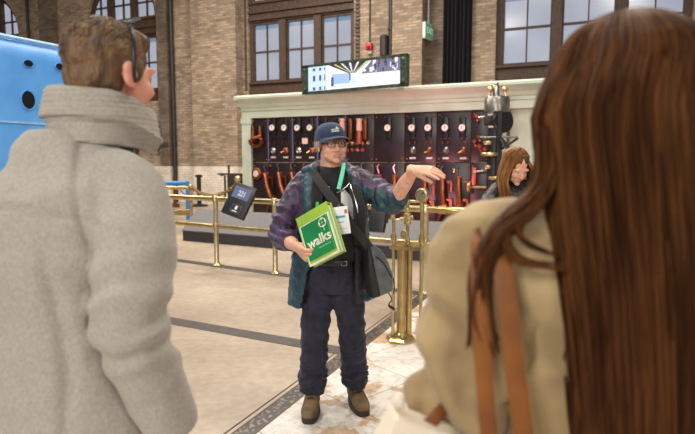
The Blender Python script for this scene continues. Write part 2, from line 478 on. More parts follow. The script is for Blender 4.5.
def make_window(n, a, b, label):
    root = empty('window_%d' % n, label=label, kind='structure'); root.matrix_world = WALL
    fr = MB(); pn = MB(); d0 = 0.16
    w = b - a
    jam = 0.034 * w
    fr.box(((a + jam / 2), d0 + 0.05, (ZS + ZSP) / 2), (jam, 0.16, ZSP - ZS)); fr.box((b - jam / 2, d0 + 0.05, (ZS + ZSP) / 2), (jam, 0.16, ZSP - ZS))
    zs2 = ZS + 0.42
    fr.box(((a + b) / 2, d0, ZS + 0.21), (w, 0.12, 0.42)); fr.box(((a + b) / 2, d0 - 0.06, ZS + 0.40), (w, 0.2, 0.07)); fr.box(((a + b) / 2, d0 - 0.03, ZS + 0.10), (w, 0.12, 0.12))
    fr.box(((a + b) / 2, d0, (ZT + ZSP) / 2), (w, 0.12, ZSP - ZT)); 
    for zz in (ZT + 0.10, ZT + 0.34, ZSP - 0.06): fr.box(((a + b) / 2, d0 - 0.06, zz), (w, 0.16, 0.09))
    mul = 0.26
    cw = (w - 2 * jam - 2 * mul) / 3
    for c in range(3):
        x0 = a + jam + c * (cw + mul); x1 = x0 + cw
        if c < 2: fr.box((x1 + mul / 2, d0 - 0.02, (zs2 + ZT) / 2), (mul, 0.18, ZT - zs2)); fr.box((x1 + mul / 2, d0 - 0.02, ZSP + 0.9), (mul, 0.18, 1.9))
        zm = (zs2 + ZT) / 2 + 0.02
        for (za, zb) in ((zs2, ZT),):
            fr.box((x0 + 0.022, d0 + 0.03, (za + zb) / 2), (0.044, 0.08, zb - za)); fr.box((x1 - 0.022, d0 + 0.03, (za + zb) / 2), (0.044, 0.08, zb - za))
            fr.box(((x0 + x1) / 2, d0 + 0.03, za + 0.04), (cw, 0.08, 0.08)); fr.box(((x0 + x1) / 2, d0 + 0.03, zb - 0.04), (cw, 0.08, 0.08))
        fr.box(((x0 + x1) / 2, d0 + 0.03, zm), (cw, 0.08, 0.06)); fr.box(((x0 + x1) / 2, d0 + 0.03, (zs2 + ZT) / 2), (0.036, 0.07, ZT - zs2))
        pn.box(((x0 + x1) / 2, d0 + 0.07, (zs2 + ZT - 0.22) / 2), (cw, 0.012, ZT - zs2 - 0.22))
        pn.box(((x0 + x1) / 2, d0 + 0.07, ZT - 0.11), (cw, 0.012, 0.22), mi=1)
        fr.box(((x0 + x1) / 2, d0 + 0.03, ZSP + 0.95), (0.05, 0.07, 1.9)); fr.box(((x0 + x1) / 2, d0 + 0.03, ZSP + 0.55), (cw, 0.07, 0.06))
    ap = arch_pts(a, b)
    r = w / 2
    inner = arch_pts(a + 0.17, b - 0.17)
    for k in range(len(ap) - 1):
        fr.prism([ap[k], ap[k + 1], inner[k + 1], inner[k]], d0 - 0.03, d0 + 0.13, AX)
    pn.prism([(p[0], p[1]) for p in inner], d0 + 0.064, d0 + 0.076, AX)
    fr.build('frame', M_wood, root, smooth=0); pn.build('pane', [M_pane, M_panetop], root, smooth=0)
    return root
make_window(1, *W[0], 'arched window at the left edge above the blue machine')
make_window(2, *W[1], 'arched window behind the head of the man in grey')
make_window(3, *W[2], 'tall brown timber window left of the hanging picture screen')
make_window(4, *W[3], 'tall brown timber window behind the long haired woman')

mb = MB(); mb.box((U0 - 0.25, -14.5, ZTOP / 2), (0.5, 30, ZTOP))
place(struct('wall_left', mb, M_brick, 'tan brick side wall far to the left', smooth=0), WALL)
# painted dado, pilasters
zd = 1.34
mb = MB(); mb.box(((U0 + wl(700, 100)[0]) / 2, -0.006, zd / 2), (wl(700, 100)[0] - U0, 0.012, zd))
place(struct('trim_6', mb, M_white_brick, 'white painted lower band of the back wall', smooth=0), WALL)
pil = [(wl(199, 60)[0], wl(243, 60)[0], 0.42, 'left of the tall timber window'), (wl(45, 20)[0], wl(58, 20)[0], 0.3, 'behind the blue machine'),
       (wl(398, 60)[0], wl(427, 60)[0], 0.55, 'left of the black curtain'), (wl(160, 60)[0], wl(170, 60)[0], 0.15, 'left of the dark pipe')]
k = 1
for (a, b, d, lab) in pil:
    mb = MB(); mb.box(((a + b) / 2, -d / 2, 6), (b - a, d, 12))
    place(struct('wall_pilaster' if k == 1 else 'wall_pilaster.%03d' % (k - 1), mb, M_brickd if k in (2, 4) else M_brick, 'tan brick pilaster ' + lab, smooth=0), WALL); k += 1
k = 8
for (a, b, d, lab) in pil:
    mb = MB(); mb.box(((a + b) / 2, -d / 2 - 0.006, zd / 2), (b - a + 0.024, d + 0.012, zd))
    place(struct('trim_%d' % k, mb, M_white_brick, 'white painted foot of the brick pilaster ' + lab, smooth=0), WALL); k += 1
a, b = wl(427, 60)[0], wl(446, 60)[0]
mb = MB(); mb.box(((a + b) / 2, -0.06, 6), (b - a, 0.12, 12))
place(struct('wall_recess', mb, M_brickd, 'brick strip darkened as shade between pilaster and black curtain', smooth=0), WALL)  # shade of the recess side is put into the brick colour
# brick dentil edge right of window_3
mb = MB(); a, b = wl(351, 40)[0] + 0.16, wl(357, 40)[0] + 0.1
for i in range(46): mb.box(((a + b) / 2, -0.03, 3.9 + i * 0.12), (b - a, 0.10 if i % 2 else 0.05, 0.06))
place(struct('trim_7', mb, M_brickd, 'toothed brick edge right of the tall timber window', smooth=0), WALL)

def wall_pipe(px, r, d, z0, z1, name, label, m=None, cat='pipe'):
    u = wl(px, 80)[0]
    mb = MB(); mb.tube([(0, 0, z0), (0, 0, z1)], r, 10)
    for zz in [z0 + (z1 - z0) * q for q in (0.2, 0.5, 0.8)]: mb.lathe([(r * 1.25, -0.04), (r * 1.25, 0.04)], (0, 0, zz), seg=10)
    o = mb.build(name, m or M_pipe); o.matrix_world = WALL @ Matrix.Translation((u, -d, 0))
    return tag(o, label, cat)
wall_pipe(174.5, 0.075, 0.1, 0.0, 11, 'drain_pipe', 'dark vertical pipe on brick wall right of the man in grey')
wall_pipe(33, 0.06, 0.1, 0.0, 11, 'drain_pipe', 'dark vertical pipe on brick wall above the blue machine')
wall_pipe(393.0, 0.09, 0.18, 0.0, 11, 'drain_pipe', 'thick dark vertical pipe above the right end of the picture screen')
wall_pipe(247, 0.03, 0.05, 4, 11, 'cable_conduit', 'thin brown conduit along left edge of the tall timber window', M_wood, 'conduit')
# curtain
a, b = wl(444, 60)[0], wl(472, 60)[0]
mb = MB(); n = 46; R0 = []; R1 = []
top = []
for i in range(n + 1):
    u = a + (b - a) * i / n
    top.append((u, -0.14 - 0.05 * math.sin(i * 0.95) - 0.03 * math.sin(i * 0.37 + 1)))
for i in range(n, -1, -1):
    u, d = top[i]; top.append((u, d + 0.02))
mb.prism(top, 0.05, 11, ((1, 0, 0), (0, 1, 0), (0, 0, 1)))
o = place(mb.build('curtain', M_curtain), WALL); tag(o, 'tall black curtain hanging on the brick wall', 'curtain')
# fire alarm with its conduit
u, z = wl(370, 47)
al = empty('fire_alarm', label='small red fire alarm on the brick wall above the picture screen', cat='alarm'); al.matrix_world = WALL @ Matrix.Translation((u, 0, z))
mb = MB(); mb.box((0, -0.08, 0), (0.2, 0.16, 0.22), bev=0.03); mb.lathe([(0.05, 0), (0.06, 0.05), (0.02, 0.07)], (0, -0.16, 0), axis_to((0, -1, 0)))
mb.build('housing', mat('alarm_red', (205, 40, 44), 0.4), al)
mb = MB(); mb.tube([(0, -0.03, 0.1), (0, -0.03, 6)], 0.022, 8); mb.build('conduit', M_pipe, al)
mb = MB(); mb.box((0.02, -0.05, -0.17), (0.15, 0.1, 0.12), bev=0.02); mb.build('back_box', mat('alarm_grey', (176, 172, 168), 0.5), al)
# speaker-like black cylinder beside pipe
u, z = wl(387, 47)
mb = MB(); mb.lathe([(0.13, -0.3), (0.13, 0.28), (0.11, 0.3)], seg=16); o = mb.build('floodlight', M_pipe); o.matrix_world = WALL @ Matrix.Translation((u, -0.25, z)); tag(o, 'short dark cylinder fitting left of the thick pipe above the screen', 'lamp')
# exit sign sticking out from the wall
u, z = wl(431, 34)
ex = empty('exit_sign', label='green exit sign on a bracket beside the black curtain', cat='sign'); ex.matrix_world = WALL @ Matrix.Translation((u, -0.30, z)) @ Matrix.Rotation(math.radians(82), 4, 'Z')
M_exit = emit('exit_green', (84, 190, 128), 0.55); M_white = mat('white_plastic', (236, 236, 232), 0.4)
mb = MB(); mb.box((0, 0, 0), (0.62, 0.10, 0.46), bev=0.02); mb.build('housing', M_white, ex)
mb = MB(); mb.box((0, -0.054, 0), (0.56, 0.01, 0.40)); mb.build('face', M_exit, ex, smooth=0)
text_mesh('EXIT', 0.24, frame((0, -0.062, 0), (1, 0, 0), (0, 0, 1), (0, -1, 0)), emit('exit_white', (240, 255, 244), 0.8), 'lettering', ex, width=0.46)
mb = MB(); mb.tube([(0.05, 0.02, 0.2), (0.05, 0.02, 5.5)], 0.028, 8); mb.build('conduit', mat('grey_conduit', (186, 186, 186), 0.4), ex)
mb = MB(); mb.box((0.44, 0.05, -0.06), (0.26, 0.10, 0.14), bev=0.02); mb.lathe([(0.08, 0), (0.09, 0.1)], (0.52, -0.02, -0.14), axis_to((0.3, -1, -0.4))); mb.build('emergency_lamp', M_dark, ex)

# ================================================================== the marble switchboard
BY = 11.5
BOARD = Matrix.Translation((0, BY, 0)) @ Matrix.Rotation(-TH, 4, 'Z')
def bd(px, py): return onplane(px, py, BY)
sb = empty('switchboard', label='long black marble switchboard with pale green cornice behind the guide', cat='switchboard'); sb.matrix_world = BOARD
M_green = mat('pale_green_paint', (194, 203, 185), 0.5, col2=(182, 192, 174), scale=3)
M_slab = mat('black_marble', (40, 25, 32), 0.36, col2=(23, 14, 19), scale=5, detail=8)  # maroon tint of the red display light is put into the slab colour
M_seam = mat('blue_seam', (96, 98, 140), 0.4)
M_dial = mat('dial_white', (240, 226, 218), 0.4)
M_dark2 = mat('black_gauge', (14, 13, 15), 0.35)
M_plate = mat('nameplate', (206, 200, 200), 0.4)
zt = 0.5 * (bd(260, 117.5)[1] + bd(480, 110.5)[1]); zc = 0.5 * (bd(238, 97)[1] + bd(488, 83.2)[1])
uL = bd(252.5, 130)[0]; uR = bd(522, 130)[0] + 1.6; uP = bd(243.5, 130)[0]
uE = bd(489, 130)[0]
# cornice: profile swept along the board
h = zc - zt
prof = [(0.0, 0), (-0.06, 0), (-0.06, 0.30 * h), (-0.085, 0.33 * h), (-0.085, 0.44 * h), (-0.11, 0.48 * h), (-0.13, 0.60 * h), (-0.17, 0.70 * h), (-0.235, 0.80 * h), (-0.25, 0.84 * h), (-0.25, 0.93 * h), (-0.225, 1.0 * h), (0.35, h), (0.35, 0)]
mb = MB()
mb.prism([(p[0], zt + p[1]) for p in prof], uP - 0.0, uR, ((0, 1, 0), (0, 0, 1), (1, 0, 0)))
# returned end of the cornice
mb.box((uP - 0.01, 0.12, zt + 0.62 * h), (0.10, 0.5, 0.16 * h)); mb.box((uP - 0.0, 0.08, zt + 0.88 * h), (0.18, 0.64, 0.2 * h), bev=0.02)
mb.build('cornice', M_green, sb, smooth=20)
for (a, b) in ((uP, uL), (uE, uE + 0.18), (uR - 0.2, uR)):
    mb = MB(); mb.box(((a + b) / 2, 0.02, zt / 2), (b - a, 0.18, zt)); mb.box(((a + b) / 2, 0.02, zt - 0.06), (b - a + 0.03, 0.21, 0.12))
    mb.build('post', M_green, sb, smooth=0)
# right bay: pale green backboard seen behind the machine
mb = MB(); mb.box(((uE + 0.18 + uR - 0.2) / 2, 0.08, zt / 2), (uR - uE - 0.38, 0.06, zt)); mb.box((bd(508, 140)[0], 0.04, zt / 2), (0.05, 0.06, zt), mi=1)
mb.build('backboard', [M_green, M_brass], sb, smooth=0)
xs = [252.5, 268.6, 293, 318, 346, 374.5, 405, 437, 471.5, 489.5]
us = [bd(x, 130)[0] for x in xs]
zm = 1.49
def gauge(parent, px, py=128):
    u, z = bd(px, py)
    g = MB()
    g.box((u, -0.035, z), (0.125, 0.05, 0.42), bev=0.02, mi=0)
    g.lathe([(0.075, 0), (0.085, 0.03), (0.07, 0.04)], (u, -0.055, z), axis_to((0, -1, 0)), mi=0)
    g.lathe([(0.062, 0), (0.062, 0.008), (0.02, 0.012)], (u, -0.092, z), axis_to((0, -1, 0)), mi=1)
    g.box((u, -0.108, z + 0.015), (0.008, 0.004, 0.05), mi=0)
    for sxx in (-0.075, 0.075):
        for szz in (-0.2, 0.2): g.lathe([(0.010, 0), (0.010, 0.03)], (u + sxx, -0.012, z + szz), axis_to((0, -1, 0)), seg=8, mi=2)
    g.build('gauge', [M_dark2, M_dial, M_copper], parent)
def selector(parent, px, py=150.5, bright=False):
    u, z = bd(px, py)
    g = MB(); g.lathe([(0.065, 0), (0.07, 0.02), (0.05, 0.04), (0.03, 0.06)], (u, -0.012, z), axis_to((0, -1, 0)), mi=0)
    g.tube([(u, -0.05, z), (u + (-0.08 if bright else 0.01), -0.09, z - 0.05)], 0.016, 8, mi=1)
    g.build('selector_switch', [M_copper if bright else M_steel, M_brass], parent)
    for q in (-0.05, 0.05):
        g = MB(); g.box((u + q, -0.03, z + 0.15), (0.022, 0.05, 0.05)); g.build('terminal', M_coppero, parent)
    g = MB(); g.box((u, -0.016, z - 0.145), (0.12, 0.012, 0.035)); g.build('nameplate', M_plate, parent, smooth=0)
def knife(parent, px, ptop=175, lean=0.06, low=True):
    u, z = bd(px, ptop)
    g = MB(); D = -0.07
    g.box((u - 0.01, -0.03, z + 0.02), (0.11, 0.06, 0.10), bev=0.01, mi=1)
    g.tube([(u - 0.01, D, z + 0.05), (u + lean * 0.5, D - 0.06, z - 0.22), (u + lean, D - 0.03, z - 0.46)], (0.05), 8, mi=0)
    g.tube([(u - 0.03, D + 0.01, z + 0.06), (u + lean * 0.5 - 0.01, D - 0.02, z - 0.22), (u + lean, D, z - 0.46)], 0.03, 8, mi=1)
    for dz in (0.0, -0.34): 
        g.box((u + 0.13, -0.05, z - 0.03 + dz), (0.10, 0.05, 0.04), mi=2); g.box((u + 0.17, -0.05, z - 0.12 + dz), (0.035, 0.05, 0.20), mi=2)
    g.box((u + lean, -0.05, z - 0.47), (0.13, 0.09, 0.11), bev=0.015, mi=2)
    g.build('knife_switch', [M_copper, M_redcop, M_coppero], parent)
    g = MB()
    g.tube([(u - 0.02, -0.02, z + 0.10), (u - 0.04, -0.06, z + 0.22), (u + 0.0, -0.06, z + 0.27)], 0.014, 8)
    g.build('contact_arm', M_steel, parent)
    if low:
        g = MB(); g.tube([(u + lean, D - 0.02, z - 0.50), (u + lean - 0.10, D - 0.08, z - 0.80), (u + lean - 0.13, D - 0.06, z - 0.92)], [0.032, 0.028, 0.02], 8, mi=0)
        g.lathe([(0.05, -0.05), (0.055, 0.0), (0.05, 0.05)], (u + lean - 0.12, D - 0.08, z - 0.84), seg=10, mi=1)
        g.tube([(u + lean - 0.13, D - 0.06, z - 0.92), (u + lean - 0.18, D - 0.06, z - 1.08)], 0.012, 6, mi=2)
        g.build('handle', [M_coppero, M_redcop, M_steel], parent)
panels = {}
for row in (0, 1):
    for i in range(len(us) - 1):
        a, b = us[i] + 0.004, us[i + 1] - 0.004
        z0, z1 = (zm + 0.004, zt) if row == 0 else (0.12, zm - 0.004)
        mb = MB(); mb.box(((a + b) / 2, 0.02, (z0 + z1) / 2), (b - a, 0.06, z1 - z0), bev=0.006)
        for uu in (a + 0.045, b - 0.045):
            for zz in (z0 + 0.06, z1 - 0.07): mb.lathe([(0.016, 0), (0.016, 0.02), (0.008, 0.026)], (uu, -0.01, zz), axis_to((0, -1, 0)), seg=8, mi=1)
        panels[(row, i)] = mb.build('panel', [M_slab, M_copper], sb, smooth=30)
for i in (1, 2, 3, 4):
    mb = MB(); mb.box((us[i], -0.012, (zm + zt) / 2), (0.03, 0.02, zt - zm)); mb.build('seam_strip', M_seam, sb, smooth=0)
mb = MB(); mb.box(((us[0] + us[-1]) / 2, 0.0, 0.06), (us[-1] - us[0], 0.1, 0.12)); mb.build('plinth', M_dark, sb, smooth=0)
for i, pxs in ((1, (274, 286)), (2, (299, 311.5)), (3, (325, 339)), (5, (389,)), (6, (413, 429)), (7, (446, 463))):
    for q in pxs: gauge(panels[(0, i)], q)
for i, pxs in ((1, (273.5, 286)), (2, (299, 312)), (6, (413, 429.5)), (7, (446, 463.5))):
    for j, q in enumerate(pxs): selector(panels[(0, i)], q, bright=bool(j))
u, z = bd(305.5, 141); mb = MB(); mb.box((u, -0.02, z), (0.13, 0.02, 0.12)); mb.build('card', mat('pink_card', (245, 205, 195), 0.6), panels[(0, 2)], smooth=0)
# copper regulators, panel 4 and panel 0
for q, red in ((344, 1), (352, 0), (361, 1), (366.5, 0)):
    u, z = bd(q, 131); mb = MB()
    if red:
        mb.lathe([(0.055, -0.26), (0.06, -0.1), (0.05, 0.0)], (u, -0.09, z), seg=12, mi=0); mb.lathe([(0.06, 0.0), (0.062, 0.05), (0.05, 0.2), (0.065, 0.2), (0.065, 0.24)], (u, -0.09, z), seg=12, mi=1)
    else: mb.box((u, -0.06, z + 0.03), (0.085, 0.1, 0.42), bev=0.02, mi=2)
    mb.build('regulator_coil', [M_redcop, mat('pink_ceramic', (226, 176, 158), 0.4), M_coppero], panels[(0, 4)])
rnd = random.Random(3)
for k in range(9):
    u, z = bd(348 + (k % 5) * 5.2, 143 + (k // 5) * 7); mb = MB()
    mb.lathe([(0.03, 0), (0.045, 0.05), (0.02, 0.08)], (u, -0.01, z), axis_to((rnd.uniform(-.3, .3), -1, rnd.uniform(-.3, .3))), seg=10, mi=k % 3)
    mb.tube([(u, -0.06, z), (u + rnd.uniform(-.08, .08), -0.1, z + rnd.uniform(-.06, .06))], 0.014, 6, mi=(k + 1) % 3)
    mb.build('terminal', [M_copper, M_brass, M_redcop], panels[(0, 4)])
u, z = bd(259.5, 141); mb = MB()
mb.tube([V((u + 0.14 * math.cos(a), -0.12, z + 0.10 * math.sin(a) - 0.02)) for a in [2 * PI * k / 20 for k in range(21)]], 0.035, 8)
for k in range(10):
    a = PI + PI * k / 9; mb.box((u + 0.15 * math.cos(a), -0.15, z + 0.12 * math.sin(a)), (0.04, 0.06, 0.05))
mb.tube([(u - 0.08, -0.1, z), (u + 0.02, -0.2, z + 0.06), (u + 0.12, -0.12, z + 0.12)], 0.03, 8)
mb.build('rheostat', M_copper, panels[(0, 0)])
for q in (-0.10, 0.08):
    mb = MB(); mb.lathe([(0.04, 0), (0.045, 0.2), (0.03, 0.26)], (u + q, -0.1, z + 0.06), seg=10); mb.build('fuse_tube', M_coppero, panels[(0, 0)])
u, z = bd(256.8, 173.5); mb = MB()
mb.lathe([(0.125, 0), (0.13, 0.04), (0.10, 0.06)], (u + 0.02, -0.01, z), axis_to((0, -1, 0)), seg=24, mi=0); mb.lathe([(0.07, 0), (0.07, 0.012)], (u + 0.02, -0.065, z), axis_to((0, -1, 0)), seg=24, mi=1)
mb.build('round_dial', [M_coppero, mat('pink_dial', (236, 206, 200), 0.4)], panels[(1, 0)])
for i, q, t in ((1, 267, 176), (1, 280.5, 175), (2, 293.5, 175), (2, 306, 176), (3, 322, 176), (3, 336, 176), (4, 350, 176), (4, 364, 176), (5, 380, 178), (5, 396, 178), (6, 426, 182), (6, 443.5, 180), (7, 459.5, 180)):
    knife(panels[(1, i)], q, t, lean=0.16 if q < 320 else 0.03)
for q in (428, 454.5):
    u, z = bd(q, 170.5); mb = MB(); mb.box((u, -0.03, z), (0.05, 0.05, 0.08), bev=0.01); mb.build('terminal', M_brass, panels[(1, 6)])
for q, y, w in ((476, 117, .09), (474, 142, .07), (479, 147, .10), (484, 150, .09), (478, 137, .06)):
    u, z = bd(q, y); mb = MB(); mb.lathe([(w * 0.5, 0), (w * 0.6, 0.05), (w * 0.3, 0.12)], (u, -0.01, z), axis_to((0.3, -1, 0)), seg=10); mb.tube([(u, -0.05, z), (u + 0.06, -0.1, z - 0.09)], 0.02, 8); mb.build('terminal', M_redcop, panels[(0, 8)])
u, z = bd(475, 172); mb = MB(); mb.box((u, -0.06, z - .08), (0.09, 0.08, 0.34), bev=0.02, mi=0); mb.tube([(u, -0.1, z), (u + 0.2, -0.16, z + 0.03)], 0.02, 8, mi=1); mb.build('knife_switch', [M_redcop, M_steel], panels[(1, 8)])
u, z = bd(472, 187); mb = MB(); mb.lathe([(0.02, 0), (0.03, 0.1), (0.03, 0.3), (0.045, 0.34)], (u, -0.05, z), axis_to((1, -0.4, 0)), seg=10); mb.lathe([(0.12, -0.02), (0.12, 0.02)], (u, -0.05, z), axis_to((1, -0.4, 0)), seg=18); mb.build('hand_wheel', M_brassp, panels[(1, 8)])

# ================================================================== picture screen standing on the cornice
tl, tr, br_, bl = [onplane(px, py, BY - 0.47, math.radians(34)) for px, py in ((302.5, 66.5), (407.5, 52.5), (407.5, 86.5), (302.5, 94))]
SCR = Matrix.Translation((0, BY - 0.47, 0)) @ Matrix.Rotation(-math.radians(34), 4, 'Z')
zb = zc + 0.0
u0, u1 = tl[0], tr[0]; zA, zB = (bl[1] + br_[1]) / 2, (tl[1] + tr[1]) / 2
sc_ = empty('picture_screen', label='long backlit picture screen in a dark metal frame on top of the green cornice', cat='screen'); sc_.matrix_world = SCR
fw = 0.05; cx, cz = (u0 + u1) / 2, (zA + zB) / 2; SW, SH = u1 - u0, zB - zA
M_scrf = mat('verdigris_frame', (92, 112, 92), 0.35, 0.5, col2=(48, 60, 50), scale=20)
mb = MB()
mb.box((cx, 0.05, cz), (SW, 0.09, SH), bev=0.01)
mb.build('housing', M_scrf, sc_)
mb = MB()
for zz in (zA + fw / 2, zB - fw / 2): mb.box((cx, 0.0, zz), (SW, 0.04, fw))
for uu in (u0 + 0.07, u1 - 0.07): mb.box((uu, 0.0, cz), (0.14, 0.04, SH))
for uu in (u0 + 0.07, u1 - 0.07):
    for zz in (zA + 0.10, zB - 0.10): mb.lathe([(0.03, 0), (0.035, 0.02), (0.015, 0.035)], (uu, -0.02, zz), axis_to((0, -1, 0)), seg=10)
mb.build('bezel', M_scrf, sc_, smooth=30)
ES = {n: emit('screen_' + n, c, s * 1.7) for n, c, s in (('white', (250, 250, 255), 1.0), ('blue', (40, 78, 150), 0.8), ('pale', (206, 226, 250), 1.0), ('dark', (52, 52, 62), 0.6), ('mid', (120, 116, 150), 0.8), ('yellow', (236, 232, 150), 0.9), ('sky', (150, 190, 236), 0.9), ('brown', (140, 120, 110), 0.7))}
keys = list(ES); mb = MB()
pw, ph = SW - 0.30, SH - 2 * fw; px0, pz0 = u0 + 0.15, zA + fw
def sp(poly, key, d): mb.prism([(px0 + a * pw, pz0 + b * ph) for a, b in poly], -0.002 - d * 0.0015, 0.0, ((1, 0, 0), (0, 0, 1), (0, 1, 0)), mi=keys.index(key))
sp([(0, 0), (1, 0), (1, 1), (0, 1)], 'white', 0)
sp([(0, 0), (.22, 0), (.22, 1), (0, 1)], 'pale', 1)
for bx, bw in ((.055, .03), (.13, .025), (.19, .012)):
    for by, bh in ((.03, .13), (.4, .24), (.82, .12)): sp([(bx, by), (bx + bw, by), (bx + bw, by + bh), (bx, by + bh)], 'blue', 2)
sp([(.24, 1), (.69, 1), (.54, .58), (.47, .58)], 'dark', 1)
for a, b in ((.30, .485), (.38, .495), (.47, .505), (.56, .515), (.66, .53)): sp([(a, 1), (a + .022, 1), (b + .006, .6), (b, .6)], 'yellow' if a in (.30, .66) else 'white', 2)
sp([(.28, .2), (.48, .2), (.48, .58), (.28, .62)], 'sky', 2)
for k in range(5): sp([(.28, .25 + k * .07), (.48, .25 + k * .066), (.48, .265 + k * .066), (.28, .265 + k * .07)], 'pale', 3)
sp([(.27, .12), (.30, .12), (.30, .5), (.27, .5)], 'blue', 3); sp([(.475, .3), (.49, .3), (.49, .56), (.475, .56)], 'blue', 3)
sp([(.60, .52), (1, .5), (1, 1), (.71, 1)], 'mid', 1)
rnd = random.Random(5)
for k in range(34):
    a = rnd.uniform(.62, .97); b = rnd.uniform(.52, .95 if a > .72 else .7); w_ = rnd.uniform(.008, .03); h_ = rnd.uniform(.05, .2)
    sp([(a, b), (a + w_, b), (a + w_, min(1, b + h_)), (a, min(1, b + h_))], rnd.choice(['dark', 'blue', 'white', 'brown', 'pale', 'dark']), 2)
sp([(.5, .14), (.56, .16), (.53, .42), (.5, .42)], 'pale', 2); sp([(.3, .06), (.46, .06), (.5, .14), (.3, .14)], 'pale', 2)
mb.build('picture', [ES[k] for k in keys], sc_, smooth=0)
mb = MB()
for uu in (u0 + 0.3, u1 - 0.3):
    mb = MB(); mb.box((uu, 0.16, zc + 0.05), (0.10, 0.24, 0.05)); mb.box((uu, 0.30, zc + 0.03), (0.10, 0.10, 0.06)); mb.build('bracket', M_dark, sc_, smooth=0)

# ================================================================== governor machine at the right end of the board
gx = at(495, 140, 9.6); GX, GYY = gx.x, 9.6
gm = empty('governor_machine', (GX, GYY, 0), label='tall black and steel governor machine with brass fittings right of the switchboard', cat='machine')
def gl(px, py, dy=0.0):
    p = at(px, py, GYY + dy); return p - V((GX, GYY, 0))
p = gl(496, 200); mb = MB(); mb.lathe([(0.28, 0), (0.28, 0.08), (0.17, 0.14), (0.13, 0.3), (0.12, gl(496, 128).z)], seg=20); mb.build('column', M_dark, gm)
z1, z2 = gl(494, 113).z, gl(494, 97).z
mb = MB(); mb.lathe([(0.19, z1), (0.21, z1 + 0.02), (0.21, z2 - 0.03), (0.19, z2), (0.05, z2 + 0.02)], (0.02, 0, 0), seg=28); mb.build('drum', mat('brushed_steel', (150, 146, 138), 0.35, 0.9, col2=(110, 106, 98), scale=10), gm)
mb = MB(); mb.box((0.02, -0.13, (gl(494, 200).z + z2) / 2), (0.07, 0.14, z2 - gl(494, 200).z)); mb.build('front_rail', M_dark, gm, smooth=0)
mb = MB(); zt2 = gl(493, 82).z
mb.lathe([(0.06, z2), (0.05, z2 + 0.16), (0.03, zt2 - 0.06), (0.045, zt2 - 0.03), (0.02, zt2)], (0.0, 0, 0), seg=14); mb.build('spindle', M_steel, gm)
for sgn in (-1, 1):
    mb = MB(); mb.ell((sgn * 0.12 + 0.02, -0.02, z2 + 0.13), (0.055, 0.04, 0.05)); mb.tube([(sgn * 0.12 + 0.02, 0, z2 + 0.1), (sgn * 0.15 + 0.02, -0.02, z2 - 0.01)], 0.022, 8); mb.tube([(sgn * 0.12, 0, z2 + 0.14), (0, 0, zt2 - 0.05)], 0.015, 8); mb.build('flyball', M_brassp, gm)
mb = MB(); p = gl(501, 121); mb.lathe([(0.2, -0.04), (0.21, 0.0), (0.2, 0.04)], (p.x, p.y - 0.1, p.z), axis_to((0.5, -1, 0.1)), seg=28); mb.box((p.x - 0.14, p.y - 0.05, p.z), (0.3, 0.1, 0.16), bev=0.02); mb.build('cam_disc', M_dark, gm)
mb = MB(); a = gl(478, 117.5); b = gl(493, 116.5); mb.tube([a, b], 0.022, 8); a = gl(478, 137.5); b = gl(516, 137.5); mb.tube([a + V((0, -.12, 0)), b + V((0, -.12, 0))], 0.018, 8); mb.build('cross_rod', M_steel, gm)
for px, py, r in ((487, 143, .08), (489, 154.5, .16), (496, 178, .15), (487, 167, .06)):
    q = gl(px, py); mb = MB(); mb.lathe([(r * .9, -0.03), (r, -0.015), (r, 0.015), (r * .9, 0.03)], (q.x, q.y - 0.08, q.z), seg=20); mb.build('flange', M_brassp, gm)
q = gl(506, 146, -.2); mb = MB()
ax = axis_to((0.75, -0.35, 0.55))
mb.tube([q + ax @ V((0.155 * math.cos(t), 0.155 * math.sin(t), 0)) for t in [2 * PI * k / 24 for k in range(25)]], 0.022, 8)
for k in range(3): t = PI * k / 3; mb.tube([q + ax @ V((0.15 * math.cos(t), 0.15 * math.sin(t), 0)), q - ax @ V((0.15 * math.cos(t), 0.15 * math.sin(t), 0))], 0.014, 8)
mb.tube([q, q + ax @ V((0, 0, 0.22)), (0.1, 0, q.z - 0.05)], 0.02, 8); mb.build('hand_wheel', M_dark, gm)
mb = MB(); q = gl(503, 172); mb.lathe([(0.09, -0.2), (0.10, -0.18), (0.10, 0.14), (0.12, 0.15), (0.12, 0.19)], (q.x, q.y, q.z), seg=18); mb.tube([(q.x, q.y, q.z - .2), (q.x, q.y, 0.0)], 0.05, 10); mb.build('brass_pot', M_brassp, gm)

# ================================================================== sloped grey plinth behind the railing
pa, pb = flo(183, 240.7), flo(452, 264)
L_ = (pb - pa).length; d_ = (pb - pa).normalized(); n_ = V((-d_.y, d_.x, 0))
M_grey = mat('grey_laminate', (100, 97, 100), 0.55, col2=(90, 87, 90), scale=30)
M_greyd = mat('charcoal_side', (58, 56, 62), 0.6)
pl = empty('sloped_plinth', pa, math.atan2(d_.y, d_.x), label='long grey sloped plinth on the floor behind the brass railing', cat='plinth')
mb = MB(); mb.prism([(0.0, 0.0), (0.0, 0.19), (0.40, 0.55), (0.46, 0.55), (0.46, 0.0)], 0, L_, ((0, 1, 0), (0, 0, 1), (1, 0, 0))); mb.build('body', M_greyd, pl, smooth=0)
mb = MB(); mb.prism([(-0.012, 0.185), (-0.012, 0.205), (0.395, 0.570), (0.47, 0.570), (0.47, 0.55), (0.40, 0.55)], -0.01, L_ + 0.01, ((0, 1, 0), (0, 0, 1), (1, 0, 0))); mb.build('top_board', M_grey, pl, smooth=0)

# ================================================================== brass railing along the floor channel
rl = empty('brass_railing', r0, math.atan2(RD.y, RD.x), label='long brass two-rail railing crossing the hall behind the guide', cat='railing')
sp_ = (r1 - r0).length
Zr, Zl = 0.972, 0.575
xend = 5 * sp_ * 0.92
c0 = flo(463, 290)
